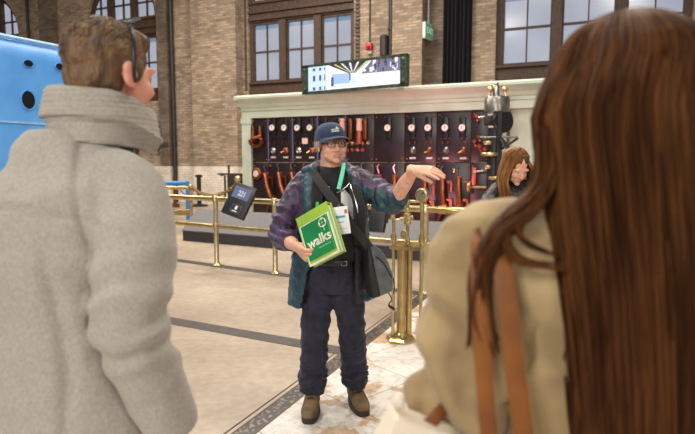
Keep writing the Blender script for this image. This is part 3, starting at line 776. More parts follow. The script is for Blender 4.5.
# where the railing turns away, measured along it
tcorner = (at(464, 210, 6.1) - r0).dot(RD)
mb = MB(); mb.tube([(-5.0 * sp_ * 0.33, 0, Zr), (tcorner - 0.25, 0, Zr)], 0.038, 12); mb.tube([(tcorner - 0.26, 0, Zr), (tcorner - 0.08, 0.01, Zr), (tcorner + 0.05, 0.10, Zr), (tcorner + 0.09, 0.28, Zr), (tcorner + 0.09, 2.6, Zr)], 0.038, 12, sub=4)
mb.lathe([(0.046, -0.05), (0.046, 0.05)], (tcorner - 0.22, 0, Zr), axis_to((1, 0, 0)), seg=12); mb.build('top_rail', M_brass, rl)
mb = MB(); mb.tube([(-5.0 * sp_ * 0.33, 0, Zl), (tcorner - 0.02, 0, Zl)], 0.032, 12); mb.tube([(tcorner + 0.09, 0.1, Zl), (tcorner + 0.09, 2.6, Zl)], 0.032, 12); mb.build('lower_rail', M_brass, rl)
posts = [(-1.0 * sp_ * 1.6, 0), (0, 0), (sp_, 0), (2 * sp_, 0), (3 * sp_, 0), (tcorner + 0.09, 0.12), (tcorner + 0.09, 1.5)]
for (x, y) in posts:
    mb = MB(); mb.lathe([(0.07, 0), (0.07, 0.012), (0.045, 0.03), (0.034, 0.05), (0.034, Zl - 0.05), (0.046, Zl - 0.045), (0.046, Zl + 0.045), (0.034, Zl + 0.05), (0.034, Zr - 0.05), (0.046, Zr - 0.045), (0.046, Zr + 0.03), (0.03, Zr + 0.05)], (x, y, 0), seg=14); mb.build('post', M_brassp, rl)

# second railing farther back
q = at(190.5, 187, 11.9)
b2 = empty('brass_railing', (q.x, q.y, 0), 0, label='short brass railing beside the blue rail in the far left', cat='railing')
dr = V((-1.8, 0.45, 0))
mb = MB(); mb.lathe([(0.08, 0), (0.08, 0.02), (0.04, 0.04), (0.04, 0.95), (0.055, 0.96), (0.055, 1.0), (0.03, 1.03)], seg=12); mb.build('post', M_brassp, b2)
mb = MB(); mb.tube([(0, 0, 0.95), tuple(dr + V((0, 0, 0.95)))], 0.036, 10); mb.build('top_rail', M_brass, b2)
mb = MB(); mb.tube([(0, 0, 0.45), tuple(dr + V((0, 0, 0.45)))], 0.036, 10); mb.box(tuple(dr * 0.5 + V((0, 0, 0.40))), (1.8, 0.08, 0.07), Matrix.Rotation(math.atan2(dr.y, dr.x), 3, 'Z')); mb.build('lower_rail', M_brass, b2)
mb = MB(); mb.lathe([(0.08, 0), (0.08, 0.02), (0.04, 0.04), (0.04, 0.95)], tuple(dr), seg=12); mb.build('post', M_brassp, b2)
# brass ball post carrying the chain's other end
q2 = at(238, 182, 11.4)
st2 = empty('ball_post', (q2.x, q2.y, 0), label='brass ball topped post holding the far end of the chain behind the kiosk', cat='post')
mb = MB(); mb.lathe([(0.12, 0), (0.12, 0.03), (0.035, 0.06), (0.03, q2.z - 0.05), (0.05, q2.z - 0.03), (0.03, q2.z)], seg=14); mb.build('pole', M_brassp, st2)
mb = MB(); mb.ell((0, 0, q2.z + 0.06), (0.07, 0.07, 0.07)); mb.build('ball', M_brassp, st2)
# chain
A_ = V((q.x, q.y, 0.985)); B_ = V((q2.x, q2.y, q2.z))
mb = MB(); nl = 30
prev = None
for k in range(nl):
    t = (k + 0.5) / nl
    c = A_.lerp(B_, t); c.z -= 0.26 * 4 * t * (1 - t) * 0.9
    t2 = t + 0.01
    e = A_.lerp(B_, t2); e.z -= 0.26 * 4 * t2 * (1 - t2) * 0.9
    d = (e - c).normalized(); s_ = V((0, 1, 0)) if k % 2 else V((0, 0, 1)); s_ = (s_ - d * s_.dot(d)).normalized()
    mb.tube([c + d * (0.05 * math.cos(a)) + s_ * (0.030 * math.sin(a)) for a in [2 * PI * j / 10 for j in range(11)]], 0.012, 6, caps=False)
o = mb.build('chain', mat('dull_brass', (176, 146, 92), 0.4, 0.9)); tag(o, 'sagging brass barrier chain between two brass posts in the far left', 'chain')
# blue tube rail
q = at(187.3, 181.5, 14.5)
br2 = empty('blue_guard_rail', (q.x, q.y, 0), label='bright blue tube guard rail in front of the white wall', cat='railing')
M_blue = mat('blue_paint', (52, 132, 206), 0.4)
mb = MB(); mb.tube([(0, 0, 0), (0, 0, q.z)], 0.055, 10); mb.build('post', M_blue, br2)
mb = MB(); mb.tube([(0, 0, q.z - 0.04), (-1.9, 0.25, q.z - 0.06)], 0.055, 10); mb.tube([(-0.35, 0.04, q.z - 0.05), (-0.02, 0, q.z - 0.4)], 0.02, 6); mb.build('top_rail', M_blue, br2)
mb = MB(); mb.tube([(-1.9, 0.25, 0), (-1.9, 0.25, q.z - 0.02)], 0.055, 10); mb.build('post', M_blue, br2)
# black stanchion
q = flo(205.5, 204.5)
s1 = empty('stanchion', (q.x, 19.0, 0), label='black floor stanchion in front of the white wall', cat='stanchion')
mb = MB(); mb.lathe([(0.28, 0), (0.28, 0.05), (0.1, 0.09)], seg=20); mb.build('base', M_dark, s1)
mb = MB(); mb.lathe([(0.075, 0.08), (0.075, 0.98), (0.12, 0.99), (0.12, 1.06), (0.05, 1.08)], seg=14); mb.build('pole', M_dark, s1)
# little brass post low on wall
q = at(175, 200, 18.6); 
mb = MB(); mb.lathe([(0.15, 0), (0.15, 0.1), (0.05, 0.14), (0.05, 0.95), (0.08, 1.0)], seg=12); o = mb.build('bollard', M_coppero); o.location = (q.x, q.y, 0); tag(o, 'thin brown post by the white wall, left of the black stanchion', 'post')
# dark cabinet by the wall
q = at(235.5, 197, 16.0); 
cb_ = empty('relay_cabinet', (q.x, 16.0, 0), -TH, label='small dark relay cabinet with pipes against the white wall behind the kiosk', cat='cabinet')
mb = MB(); mb.box((0.05, 0, 0.82), (0.44, 0.3, 0.66), bev=0.01); mb.build('body', M_pipe, cb_)
for x in (-0.2, 0.28):
    mb = MB(); mb.box((x, 0, 0.25), (0.05, 0.25, 0.5)); mb.build('leg', M_pipe, cb_, smooth=0)
mb = MB(); mb.tube([(-0.28, -.1, 0.1), (-0.28, -.1, 1.12), (-0.42, -.1, 1.12)], 0.03, 8); mb.tube([(-0.5, -.12, 1.16), (0.38, -.12, 1.16)], 0.025, 8); mb.tube([(-0.14, -.1, 1.1), (-0.14, -.1, 1.42)], 0.03, 8); mb.build('pipe', M_pipe, cb_)

# ================================================================== info kiosk clipped to the railing
def kiosk(name, cpx, cpy, Y, tilt, yaw, label, screen=True, w=0.30, h=0.47, roll=0.0):
    c = at(cpx, cpy, Y)
    k = empty(name, (c.x, c.y, c.z), label=label, cat='kiosk')
    k.rotation_euler = (0, 0, yaw)
    # panel leans back by tilt, rolled in its own plane
    T = Matrix.Rotation(-tilt, 3, 'X') @ Matrix.Rotation(roll, 3, 'Y')
    mb = MB(); mb.box((0, 0, 0), (w, 0.07, h), T, bev=0.012); mb.build('body', M_dark, k)
    if screen:
        mb = MB(); mb.box(T @ V((0, -0.037, 0.10)), (w * 0.74, 0.006, h * 0.36), T); mb.build('screen', emit('kiosk_screen', (128, 142, 184), 0.62), k, smooth=0)
        text_mesh('221', 0.10, frame(T @ V((0.01, -0.0415, 0.09)), T @ V((1, 0, 0)), T @ V((0, 0, 1)), T @ V((0, -1, 0))), emit('kiosk_digits', (244, 246, 255), 0.9), 'digits', k, bold=0.004, width=0.11)
        mb = MB(); mb.box(T @ V((0.02, -0.037, -0.125)), (w * 0.42, 0.006, h * 0.24), T); mb.box(T @ V((0.02, -0.041, -0.125)), (w * 0.38, 0.004, h * 0.21), T, mi=1)
        mb.box(T @ V((0.025, -0.044, -0.11)), (0.035, 0.004, 0.05), T, mi=2); mb.box(T @ V((0.02, -0.044, -0.16)), (0.08, 0.004, 0.012), T, mi=2); mb.build('card_reader', [mat('reader_rim', (112, 104, 96), 0.5), M_dark, M_white], k, smooth=0)
    mb = MB(); mb.box((0.02, 0.10, 0.02), (0.09, 0.16, 0.07), bev=0.01); mb.box((0.02, 0.05, 0.02), (0.14, 0.08, 0.14), bev=0.01); mb.build('bracket', M_dark, k)
    return k
kc = at(239.5, 201, 7.55)
kiosk('info_kiosk', 239.8, 201, 7.5, math.radians(24), math.radians(-18), 'black tilted info kiosk with lit screen clipped to the brass railing', roll=math.radians(17), w=0.36, h=0.46)
kiosk('info_kiosk', 378, 219, 6.2, math.radians(20), math.radians(-30), 'dark unlit info kiosk on the railing behind the guide\'s bag', screen=False, w=0.2, h=0.30)

# ================================================================== brass valve stand
bp_ = flo(401, 340.5)
vs = empty('valve_stand', (bp_.x, bp_.y, 0), -TH, label='brass valve stand with pressure gauge on the marble floor right of the guide', cat='valve stand')
VY = bp_.y
def vl(px, py, dy=0.0):
    p = at(px, py, VY + dy) - V((bp_.x, bp_.y, 0)); return Matrix.Rotation(TH, 3, 'Z') @ p
mb = MB(); mb.lathe([(0.135, 0), (0.135, 0.022), (0.125, 0.03), (0.115, 0.038), (0.07, 0.042)], seg=6); mb.lathe([(0.06, 0.04), (0.055, 0.06), (0.042, 0.075)], seg=20); mb.build('base_plate', M_brass, vs, smooth=25)
zp = vl(406, 247.5).z
mb = MB(); mb.tube([(0, 0, 0.05), (0, 0, zp)], 0.036, 18); mb.build('column', M_brass, vs)
mb = MB(); mb.tube([(0.052, 0.045, 0.04), (0.052, 0.045, zp)], 0.026, 14); mb.build('pipe', M_brass, vs)
mb = MB(); mb.prism([(-0.10, -0.03), (-0.07, -0.055), (0.13, -0.055), (0.165, -0.02), (0.15, 0.08), (-0.06, 0.08), (-0.10, 0.04)], zp - 0.014, zp + 0.014, ((1, 0, 0), (0, 1, 0), (0, 0, 1))); mb.build('top_plate', M_brass, vs, smooth=0)
xl = vl(393.5, 250); xr = vl(421.5, 250)
mb = MB(); mb.tube([(xl.x, xl.y, 0.05), (xl.x, xl.y, vl(394, 209).z)], 0.014, 10); mb.lathe([(0.022, -0.04), (0.027, 0), (0.022, 0.04)], (xl.x, xl.y, vl(394, 238).z), seg=12)
t1, t2, t3 = vl(394, 207), vl(399.5, 219.5), vl(391.5, 219.5)
mb.tube([t1 + V((0.03, 0, 0.05)), t1 + V((0.01, 0, 0.0)), t3, t2], 0.011, 8); mb.build('side_tube', M_brassp, vs)
zg = vl(421.8, 195).z
mb = MB(); mb.tube([(xr.x, xr.y, 0.045), (xr.x, xr.y, zg - 0.05)], 0.015, 10); mb.lathe([(0.024, -0.04), (0.028, 0), (0.024, 0.04)], (xr.x, xr.y, vl(422, 240).z), seg=12); mb.lathe([(0.02, -0.03), (0.022, 0), (0.02, 0.03)], (xr.x, xr.y, zg - 0.09), seg=12)
mb.tube([(xr.x, xr.y, vl(421, 201.5).z), tuple(vl(409, 201.5)), ], 0.012, 8); mb.build('gauge_tube', M_brassp, vs)
ga = MB(); G_ = axis_to((-0.25, -1, 0.0))
ga.lathe([(0.05, -0.03), (0.056, -0.02), (0.056, 0.018), (0.046, 0.024), (0.044, 0.016), (0.01, 0.016)], (xr.x, xr.y, zg), G_, seg=28); gobj = ga.build('pressure_gauge', M_brassp, vs)
ga = MB(); ga.lathe([(0.043, 0.012), (0.043, 0.020)], (xr.x, xr.y, zg), G_, seg=28, mi=0); ga.lathe([(0.012, 0.02), (0.012, 0.026)], (xr.x, xr.y, zg), G_, seg=12, mi=1); ga.box(V((xr.x, xr.y, zg)) + G_ @ V((0.012, 0.012, 0.022)), (0.035, 0.006, 0.003), G_ @ Matrix.Rotation(0.8, 3, 'Z'), mi=2)
ga.build('dial', [mat('gauge_face', (150, 146, 116), 0.3, 0.3), M_brass, M_dark], gobj)
vc = vl(408, 219); mb = MB()
mb.tube([tuple(vl(407.5, 247)), tuple(vl(407.5, 200))], 0.015, 10)
for yy, r in ((244, .028), (240, .022), (223, .03), (215, .032), (210, .026), (202, .024)):
    w_ = vl(407.5, yy); mb.lathe([(r * .8, -0.018), (r, -0.008), (r, 0.008), (r * .8, 0.018)], w_, seg=14)
mb.ell(vl(408, 219), (0.038, 0.034, 0.034)); mb.tube([tuple(vl(400, 219.5)), tuple(vl(413, 217.5))], 0.018, 10); mb.build('valve_body', M_brassp, vs)
hw = vl(404, 234.5, -0.06); mb = MB(); ax = axis_to((-0.5, -1, 0.1))
mb.tube([hw + ax @ V((0.030 * math.cos(t), 0.030 * math.sin(t), 0)) for t in [2 * PI * k / 16 for k in range(17)]], 0.009, 8)
for k in range(2): t = PI * k / 2; mb.tube([hw + ax @ V((0.030 * math.cos(t), 0.030 * math.sin(t), 0)), hw - ax @ V((0.030 * math.cos(t), 0.030 * math.sin(t), 0))], 0.007, 6)
mb.tube([hw, tuple(vl(407.5, 235))], 0.012, 8); mb.build('hand_wheel', M_brassp, vs)

# ================================================================== blue generator housing at the left
def blue_housing():
    root_p = V((-3.72, 6.0, 0)); yaw = math.radians(60)
    d = V((math.cos(math.radians(62)), math.sin(math.radians(62)), 0)); nrm = V((d.y, -d.x, 0))
    # crest line through the two measured points of the top edge
    a = at(0, 36, 5.6); b = at(60, 46, 5.6 * 127 / 115.5)
    d = V((b.x - a.x, b.y - a.y, 0)).normalized(); nrm = V((d.y, -d.x, 0))
    root = empty('generator_housing', (a.x, a.y, 0), math.atan2(d.y, d.x), label='large bright blue generator housing with oval ports at the left edge', cat='generator')
    zt_ = (a.z + b.z) / 2
    M_bl = mat('blue_enamel', (98, 168, 236), 0.38, col2=(82, 150, 222), scale=3)
    hole = MB()
    def loc(px, py):
        r = ray(px, py); n2 = nrm
        p0_ = V((a.x, a.y, 0)) + nrm * 0.05
        t = (p0_ - CAM).dot(n2) / r.dot(n2)
        p = CAM + r * t - V((a.x, a.y, 0))
        return p.dot(d), p.z
    prof = [(0.05, 0.0), (0.05, zt_ - 0.20), (0.035, zt_ - 0.09), (-0.02, zt_ - 0.02), (-0.10, zt_), (-1.7, zt_), (-1.7, 0)]
    mb = MB(); mb.prism([(p[0], p[1]) for p in prof], -3.2, 1.02, ((0, -1, 0), (0, 0, 1), (1, 0, 0)))
    body = mb.build('casing', M_bl, root, smooth=35)
    rim = MB(); rim.tube([(-3.2, 0.0, zt_ - 0.0), (1.02, 0.0, zt_ - 0.0)], 0.022, 8);  # top rim's paler blue carries the edge highlight in its colour
    u_, z_ = loc(12, 122); rim.box((-1.09, -0.053, z_), (4.2, 0.012, 0.02)); rim.build('seam', mat('blue_rim_highlight', (150, 200, 245), 0.35), root)
    for px, py, ru, rz in ((28, 63.5, .05, .033), (28, 100, .07, .09), (59.5, 67, .05, .036)):
        u_, z_ = loc(px, py)
        h_ = MB(); h_.prism([(u_ + ru * math.cos(t), z_ + rz * math.sin(t)) for t in [2 * PI * k / 28 for k in range(28)]], 0.0, 0.006, ((1, 0, 0), (0, 0, 1), (0, -1, 0)), c=(0, -0.05, 0), mi=0)
        for k in range(28):
            t0, t1 = 2 * PI * k / 28, 2 * PI * (k + 1) / 28
            h_.prism([(u_ + ru * q * math.cos(t), z_ + rz * q * math.sin(t)) for q, t in ((1, t0), (1.12, t0), (1.12, t1), (1, t1))], 0.0, 0.012, ((1, 0, 0), (0, 0, 1), (0, -1, 0)), c=(0, -0.05, 0), mi=1)
        h_.build('port', [M_dark2, M_bl], root)
blue_housing()
# ================================================================== people
def skin_mat(name, c, c2, lip=False):
    m = mat(name, c, 0.5, col2=c2, scale=26, bump=0.12, bscale=160, spec=0.4)
    b = m.node_tree.nodes['Principled BSDF']
    b.inputs['Subsurface Weight'].default_value = 0.12; b.inputs['Subsurface Radius'].default_value = (0.012, 0.005, 0.003); b.inputs['Subsurface Scale'].default_value = 1.0
    return m
M_skin = skin_mat('ruddy_skin', (224, 178, 152), (210, 154, 130))
M_skin2 = skin_mat('fair_skin', (226, 176, 150), (214, 158, 132))
M_lip = mat('lips', (200, 140, 122), 0.45)
M_eyew = mat('eye_white', (232, 226, 220), 0.25); M_iris = mat('iris', (52, 40, 34), 0.2)
BODY_MATS = lambda s: [s, M_lip, M_eyew, M_iris]

def head_basis(yaw, pitch=0.0, roll=0.0):
    """yaw 0 looks along +Y (away from the camera), positive yaw turns to the right of the photo; pitch>0 looks up"""
    f = V((math.sin(yaw) * math.cos(pitch), math.cos(yaw) * math.cos(pitch), math.sin(pitch)))
    s = V((math.cos(yaw), -math.sin(yaw), 0)); u = s.cross(f)
    if roll:
        q = Matrix.Rotation(roll, 3, f); s = q @ s; u = q @ u
    return s, f, u       # person's right, forward, up
def add_head(mb, c, B, k=1.0, fem=False, jowl=0.0):
    s, f, u = B; c = V(c); M = Matrix((s, f, u)).transposed()
    def P(x, y, z): return c + (s * x + f * y + u * z) * k
    def E(x, y, z, rx, ry, rz): mb.ell(P(x, y, z), (rx * k, ry * k, rz * k), M, 18, 12)
    E(0, -.016, .034, .076, .096, .084)
    E(0, .026, -.018, .063 + jowl * .3, .068, .086)
    E(0, .030, -.068, .051 + jowl, .056, .042)
    E(0, .074, -.096, .023, .021, .018)
    for q in (-1, 1):
        E(q * .040, .058, -.032, .025 + jowl * .4, .026, .027)
        E(q * .030, .080, .020, .027, .013, .009)
        E(q * .012, .098, -.036, .009, .011, .008)
        E(q * .079, -.008, -.006, .010, .020, .031); E(q * .084, -.014, .008, .007, .018, .018); E(q * .080, 0, -.030, .007, .009, .009)
        E(q * .031, .074, .001, .0135, .0135, .0125)
        E(q * .035, .045, -.062, .024 + jowl, .030, .030)
    mb.tube([P(0, .084, .014), P(0, .097, -.012), P(0, .108, -.030), P(0, .098, -.040)], [.009 * k, .0105 * k, .0135 * k, .008 * k], 10, 2)
    E(0, .089, -.061, .022, .010, .0055); E(0, .087, -.072, .019, .010, .0065); E(0, .078, -.067, .028, .014, .016)
    return P
def head_pick(P, B, k=1.0):
    s, f, u = B; o = P(0, 0, 0)
    def pick(c, n):
        d = (c - o) / k; x, y, z = d.dot(s), d.dot(f), d.dot(u)
        if y > .075 and abs(x) < .021 and -.0775 < z < -.057: return 1
        if y > .070:
            for q in (-.031, .031):
                r = ((x - q) / 1.25) ** 2 + (z - .001) ** 2 * 1.6
                if (x - q) ** 2 + (z - .001) ** 2 < .0054 ** 2: return 3
                if r < .0080 ** 2: return 2
        return 0
    return pick
def add_hand(mb, wrist, d, back, side, curls, spread=5.0, k=1.0, thumb=None, thumb_curl=20, lens=(.070, .079, .073, .057)):
    """d: wrist to knuckles; back: out of the back of the hand; side: towards the thumb; curls: degrees per finger (index..little), tuple per joint"""
    d = V(d).normalized(); back = (V(back) - d * V(back).dot(d)).normalized(); sd_ = d.cross(back)
    if sd_.dot(V(side)) < 0: sd_ = -sd_
    w = V(wrist)
    mb.tube([w - d * .03 * k, w, w + d * .030 * k, w + d * .062 * k, w + d * .092 * k], [(.020 * k, .028 * k), (.018 * k, .027 * k), (.0165 * k, .034 * k), (.0145 * k, .040 * k), (.011 * k, .039 * k)], 14, 2, ref=back, power=2.4)
    for i in range(4):
        off = (1.5 - i) * .0205 * k
        base = w + d * (.088 - (0.004 if i in (0, 2) else 0.012 if i == 3 else 0)) * k + sd_ * off + back * .001
        a = math.radians((1.5 - i) * spread)
        dirv = (d * math.cos(a) + sd_ * math.sin(a)).normalized()
        L = lens[i] * k; seg = (.48 * L, .30 * L, .24 * L)
        pts = [base - dirv * .022 * k, base]; ang = 0; p = base; cd = dirv
        for j in range(3):
            ang += math.radians(curls[i][j]); cd = dirv * math.cos(ang) - back * math.sin(ang); p = p + cd * seg[j]; pts.append(p)
        r = (.0088 if i < 3 else .0076) * k
        mb.tube(pts, [r, r * 1.06, r * 1.0, r * .92, r * .72], 10, 3)
        mb.ell(pts[-1], (r * .74,) * 3)
    tb = w + d * .022 * k + sd_ * .024 * k - back * .006 * k
    td = V(thumb).normalized() if thumb is not None else (d * .75 + sd_ * .62 - back * .25).normalized()
    t2 = (td + (d * 0.9 - back * .3 - td) * (thumb_curl / 60.0)).normalized()
    mb.tube([tb - td * .012 * k, tb, tb + td * .036 * k, tb + td * .036 * k + t2 * .030 * k, tb + td * .036 * k + t2 * .054 * k], [.013 * k, .0150 * k, .0118 * k, .0108 * k, .008 * k], 10, 3)
    mb.ell(tb + td * .036 * k + t2 * .054 * k, (.008 * k,) * 3)
def limb(mb, pts, rad, sub=4, seg=16, ref=None): mb.tube(pts, rad, seg, sub, ref=ref)
def folds(amp, f1=(14, 14, 14), f2=(34, 34, 34), seed=0.0):
    o = V((seed, seed * 1.7, -seed))
    def fn(c, n):
        a = noise.noise(V((c.x * f1[0], c.y * f1[1], c.z * f1[2])) + o)
        b = noise.noise(V((c.x * f2[0], c.y * f2[1], c.z * f2[2])) + o * 2)
        r = 1 - abs(a) * 2
        return amp * (r * 0.75 + b * 0.4)
    return fn

# ------------------------------------------------------------------ the guide
GY = 3.31
gfeet = V((at(334, 400, GY).x, GY, 0))
guide = empty('person', gfeet, 0, label='guide in cap, glasses and purple teal jacket pointing with one arm, holding a green folder', cat='person')
def g(px, py, Y=3.42): return at(px, py, Y - .11)
HB = head_basis(PI - math.radians(20), math.radians(1), math.radians(3))     # looks to the camera and a little to the right
Hc = g(331.5, 144.8, 3.42)
body = MB()
GP = add_head(body, Hc, HB, 1.0, jowl=.005)
cx = g(331, 200).x
body.tube([V((cx, GY + .05, 1.36)), V((cx, GY + .03, 1.46)), GP(0, -.02, -.03)], [.075, .064, .060], 16, 3)
body.stack([(cx, GY + .02, 1.44, .10, .07), (cx, GY + .01, 1.38, .165, .10), (cx, GY, 1.25, .165, .125), (cx, GY - .01, 1.08, .165, .15), (cx, GY, .92, .165, .13), (cx, GY, .80, .155, .12)], sub=3)
shR, elR, wrR = g(303, 188, 3.44), g(284.5, 235, 3.40), g(297.5, 247.5, 3.14)       # photo-left arm: holds the folder
shL, elL, wrL = g(360, 184, 3.42), g(393, 199, 3.24), g(414, 169.5, 3.03)         # photo-right arm: points
for a, b, c in ((shR, elR, wrR), (shL, elL, wrL)):
    limb(body, [a, (a + b) / 2, b, (b + c) / 2 + (b - a).normalized() * .006, c], [.052, .046, .040, .040, .0275])
hipR, knR, anR = V((g(319, 262, 3.43).x, GY + .01, .86)), g(315, 330, 3.40), V((g(312.5, 388, 3.39).x, GY - .02, .13))
hipL, knL, anL = V((g(345, 262, 3.43).x, GY + .01, .86)), g(351.5, 326, 3.42), V((g(355, 380, 3.49).x, GY + .07, .13))
for a, b, c in ((hipR, knR, anR), (hipL, knL, anL)):
    limb(body, [a, (a + b) / 2, b, b.lerp(c, .3), c], [.088, .078, .056, .054, .042])
def foot_dir(px0, px1): return (px1 - px0).normalized()
fR = V((-0.06, -1, 0)).normalized(); fL = V((.26, -1, 0)).normalized()
for an, f in ((anR, fR), (anL, fL)):
    body.tube([an, an + V((0, 0, -.06)) + f * .02, an + f * .10 + V((0, 0, -.085)), an + f * .17 + V((0, 0, -.095))], [.042, .040, .034, .022], 12, 2)
# pointing hand
hd = (g(431.5, 171, 2.97) - wrL)
add_hand(body, wrL, hd, (0.10, -.66, 0.76), (-0.15, -0.8, -0.55), [(8, 4, 4), (12, 6, 5), (18, 8, 6), (26, 10, 8)], spread=7.5, k=1.07, thumb=(0.70, -0.45, -0.42), thumb_curl=10)
# holding hand, under the folder's lower corner
add_hand(body, wrR, g(311, 260.5, 3.02) - wrR, (-0.30, -.85, -0.42), (0.1, -0.35, 0.9), [(48, 62, 30), (50, 64, 30), (52, 66, 32), (54, 68, 32)], spread=2, k=1.1, thumb=(0.95, -.25, -0.10), thumb_curl=2)
hp = head_pick(GP, HB)
def gpick(c, n): return hp(c, n) if c.z > 1.45 else 0
fuse('body', body, .0038, BODY_MATS(M_skin), guide, gfeet, smooth=2, pick=gpick)

# hair: grey tufts below the cap
M_ghair = mat('grey_hair', (176, 162, 142), 0.7, col2=(118, 104, 88), scale=60, stretch=(1, 1, .3), bump=.5, bscale=220)
HM = Matrix(HB).transposed()
rnd = random.Random(11); tuft = {1: MB(), -1: MB()}
for k in range(130):
    t = rnd.uniform(-1, 1); sgn = 1 if k % 2 else -1; mb = tuft[sgn]
    y = rnd.uniform(-.085, .036) if k % 3 else rnd.uniform(-.10, -.04)
    a = rnd.uniform(.05, .085)
    x = sgn * math.sqrt(max(0, 1 - (y + .016) ** 2 / .1 ** 2)) * .078
    p = GP(x, y, rnd.uniform(.012, .035)); o_ = HB[0] * (sgn * .004) + HB[1] * rnd.uniform(-.02, .004)
    ln = rnd.uniform(.030, .052) if y < .02 else rnd.uniform(.02, .035)
    mb.tube([p, p + o_ - HB[2] * ln * .5 + HB[0] * sgn * .004, p + o_ * 1.8 - HB[2] * ln], [.009, .008, .003], 6, 2)
for mb in tuft.values(): mb.build('hair', M_ghair, guide, gfeet)
# eyebrows are hair too
for q in (-1, 1):
    mb = MB(); mb.tube([GP(q * .016, .090, .020), GP(q * .030, .0925, .024), GP(q * .047, .082, .019)], [.003, .0042, .0022], 8, 3); mb.build('eyebrow', M_ghair, guide, gfeet)

# cap
M_cap = mat('navy_cap', (40, 58, 86), 0.85, col2=(30, 45, 70), scale=60, bump=.2, bscale=300, sheen=.1)
CB = head_basis(PI - math.radians(22), math.radians(2), math.radians(5))
def CP(x, y, z): return Hc + CB[0] * x + CB[1] * y + CB[2] * z
mb = MB(); R = []
for i in range(10):
    q = -.10 + i / 9 * (PI / 2 * .97 + .10)
    r = min(1.0, math.cos(q)) ** .72; h_ = math.sin(q)
    R.append([CP(.089 * r * math.cos(t), -.014 + (.108 if math.sin(t) < 0 else .110) * r * math.sin(t), .036 + .094 * h_) for t in [2 * PI * k / 32 for k in range(32)]])
mb.rings(R)
capo = mb.build('cap', M_cap, guide, gfeet, smooth=60)
mb = MB(); nb = 20; R = []
for i in range(nb + 1):
    a = math.radians(-72 + 144 * i / nb); sa, ca = math.sin(a), math.cos(a)
    e = max(0.02, math.cos(a * 90 / 74)) ** .55
    row = []
    for j in range(6):
        t = j / 5; ln = (.060 * e)
        row.append((sa * (.086 + ln * t * .35), -.014 + ca * .106 + ln * t, .044 - .006 * t - .006 * t * t - .022 * sa * sa * (.3 + .7 * t)))
    R.append([CP(*p) for p in row] + [CP(p[0], p[1], p[2] - .006) for p in row[::-1]])
mb.rings(R); mb.build('brim', M_cap, capo, gfeet, smooth=50)
# embroidered badge on the cap front
mb = MB(); M_emb = mat('pale_embroidery', (176, 196, 184), 0.8)
def capface(x, z):
    h_ = (z - .036) / .094; q = math.asin(min(.99, h_)); r = math.cos(q) ** .72
    return CP(x, -.014 + .110 * r * math.sqrt(max(0, 1 - (x / (.089 * r)) ** 2)) + .001, z)
def patch(poly, mb, th=.0025, mi=0):
    base = len(mb.v); n = len(poly)
    for d in (-.002, th):
        for p in poly: mb.v.append(capface(*p) + CB[1] * d)
    mb.f.append(tuple(base + n + k for k in range(n))); mb.m.append(mi)
    for k in range(n): a, b = base + k, base + (k + 1) % n; mb.f.append((a, b, b + n, a + n)); mb.m.append(mi)
for k in range(5): x0 = .024 - k * .0095; patch([(x0, .068), (x0 - .007, .068), (x0 - .007, .078), (x0, .078)], mb)
patch([(.002, .081), (-.026, .081), (-.020, .092), (-.012, .099), (-.006, .094)], mb)
patch([(.024, .081), (.005, .081), (.003, .086), (.022, .086)], mb)
mb.build('badge', M_emb, capo, gfeet, smooth=0)
mb = MB(); mb.ell(CP(0, -.014, .130), (.008, .008, .005)); mb.build('button', M_cap, capo, gfeet)

# glasses
gl_ = MB(); M_frame = mat('dark_metal_frame', (52, 46, 44), 0.35, .6); M_lens = mat('tinted_lens', (120, 108, 104), 0.08, spec=.8)
nt = M_lens.node_tree; nt.nodes['Principled BSDF'].inputs['Alpha'].default_value = 0.16
for q in (-1, 1):
    cpt = GP(q * .031, .100, -.002)
    ring = [cpt + (HB[0] * (.0235 * math.copysign(abs(math.cos(t)) ** .75, math.cos(t))) + HB[2] * (.0155 * math.copysign(abs(math.sin(t)) ** .75, math.sin(t)))) - HB[1] * (.010 * (abs(math.cos(t)) if math.cos(t) * q > 0 else 0)) for t in [2 * PI * k / 24 for k in range(25)]]
    gl_.tube(ring, .0016, 6)
    gl_.tube([GP(q * .054, .089, .004), GP(q * .074, .060, .006), GP(q * .081, .0, .004), GP(q * .080, -.02, -.008)], .0018, 6, 3)
gl_.tube([GP(-.008, .101, .003), GP(0, .104, .006), GP(.008, .101, .003)], .0016, 6, 3)
glo = gl_.build('glasses', M_frame, guide, gfeet)
for q in (-1, 1):
    mb = MB(); cpt = GP(q * .031, .0995, -.002)
    mb.prism([(.022 * math.copysign(abs(math.cos(t)) ** .75, math.cos(t)), .0145 * math.copysign(abs(math.sin(t)) ** .75, math.sin(t))) for t in [2 * PI * k / 24 for k in range(24)]], -.0005, .0005, (HB[0], HB[2], HB[1]), cpt)
    mb.build('lens', M_lens, glo, gfeet, smooth=0)

# t-shirt with a white print
M_shirt = mat('black_cotton', (24, 24, 28), 0.9, col2=(17, 17, 20), scale=30, sheen=.1)
M_print = mat('white_print', (226, 226, 224), 0.8)
mb = MB()
mb.stack([(cx + .005, GY + .04, 1.475, .075, .068), (cx, GY + .02, 1.43, .12, .092), (cx, GY + .01, 1.37, .175, .118), (cx, GY, 1.25, .180, .142), (cx, GY - .012, 1.10, .186, .172), (cx, GY - .012, 1.0, .19, .18), (cx, GY, .92, .182, .158), (cx, GY, .89, .175, .14)], sub=4, seg=36)
fig = [[(340.5, 193), (345, 190.5), (349, 194.5), (352, 200), (354.5, 212), (355.5, 221), (351.5, 222), (350, 214), (346.5, 208), (341, 203)], [(350, 189), (353, 187), (355.5, 189.5), (357, 193), (354, 192), (351.5, 194)], [(326, 189), (329.5, 188), (330.5, 196), (334, 203), (338, 207), (336, 210), (330, 205), (326, 197)]]
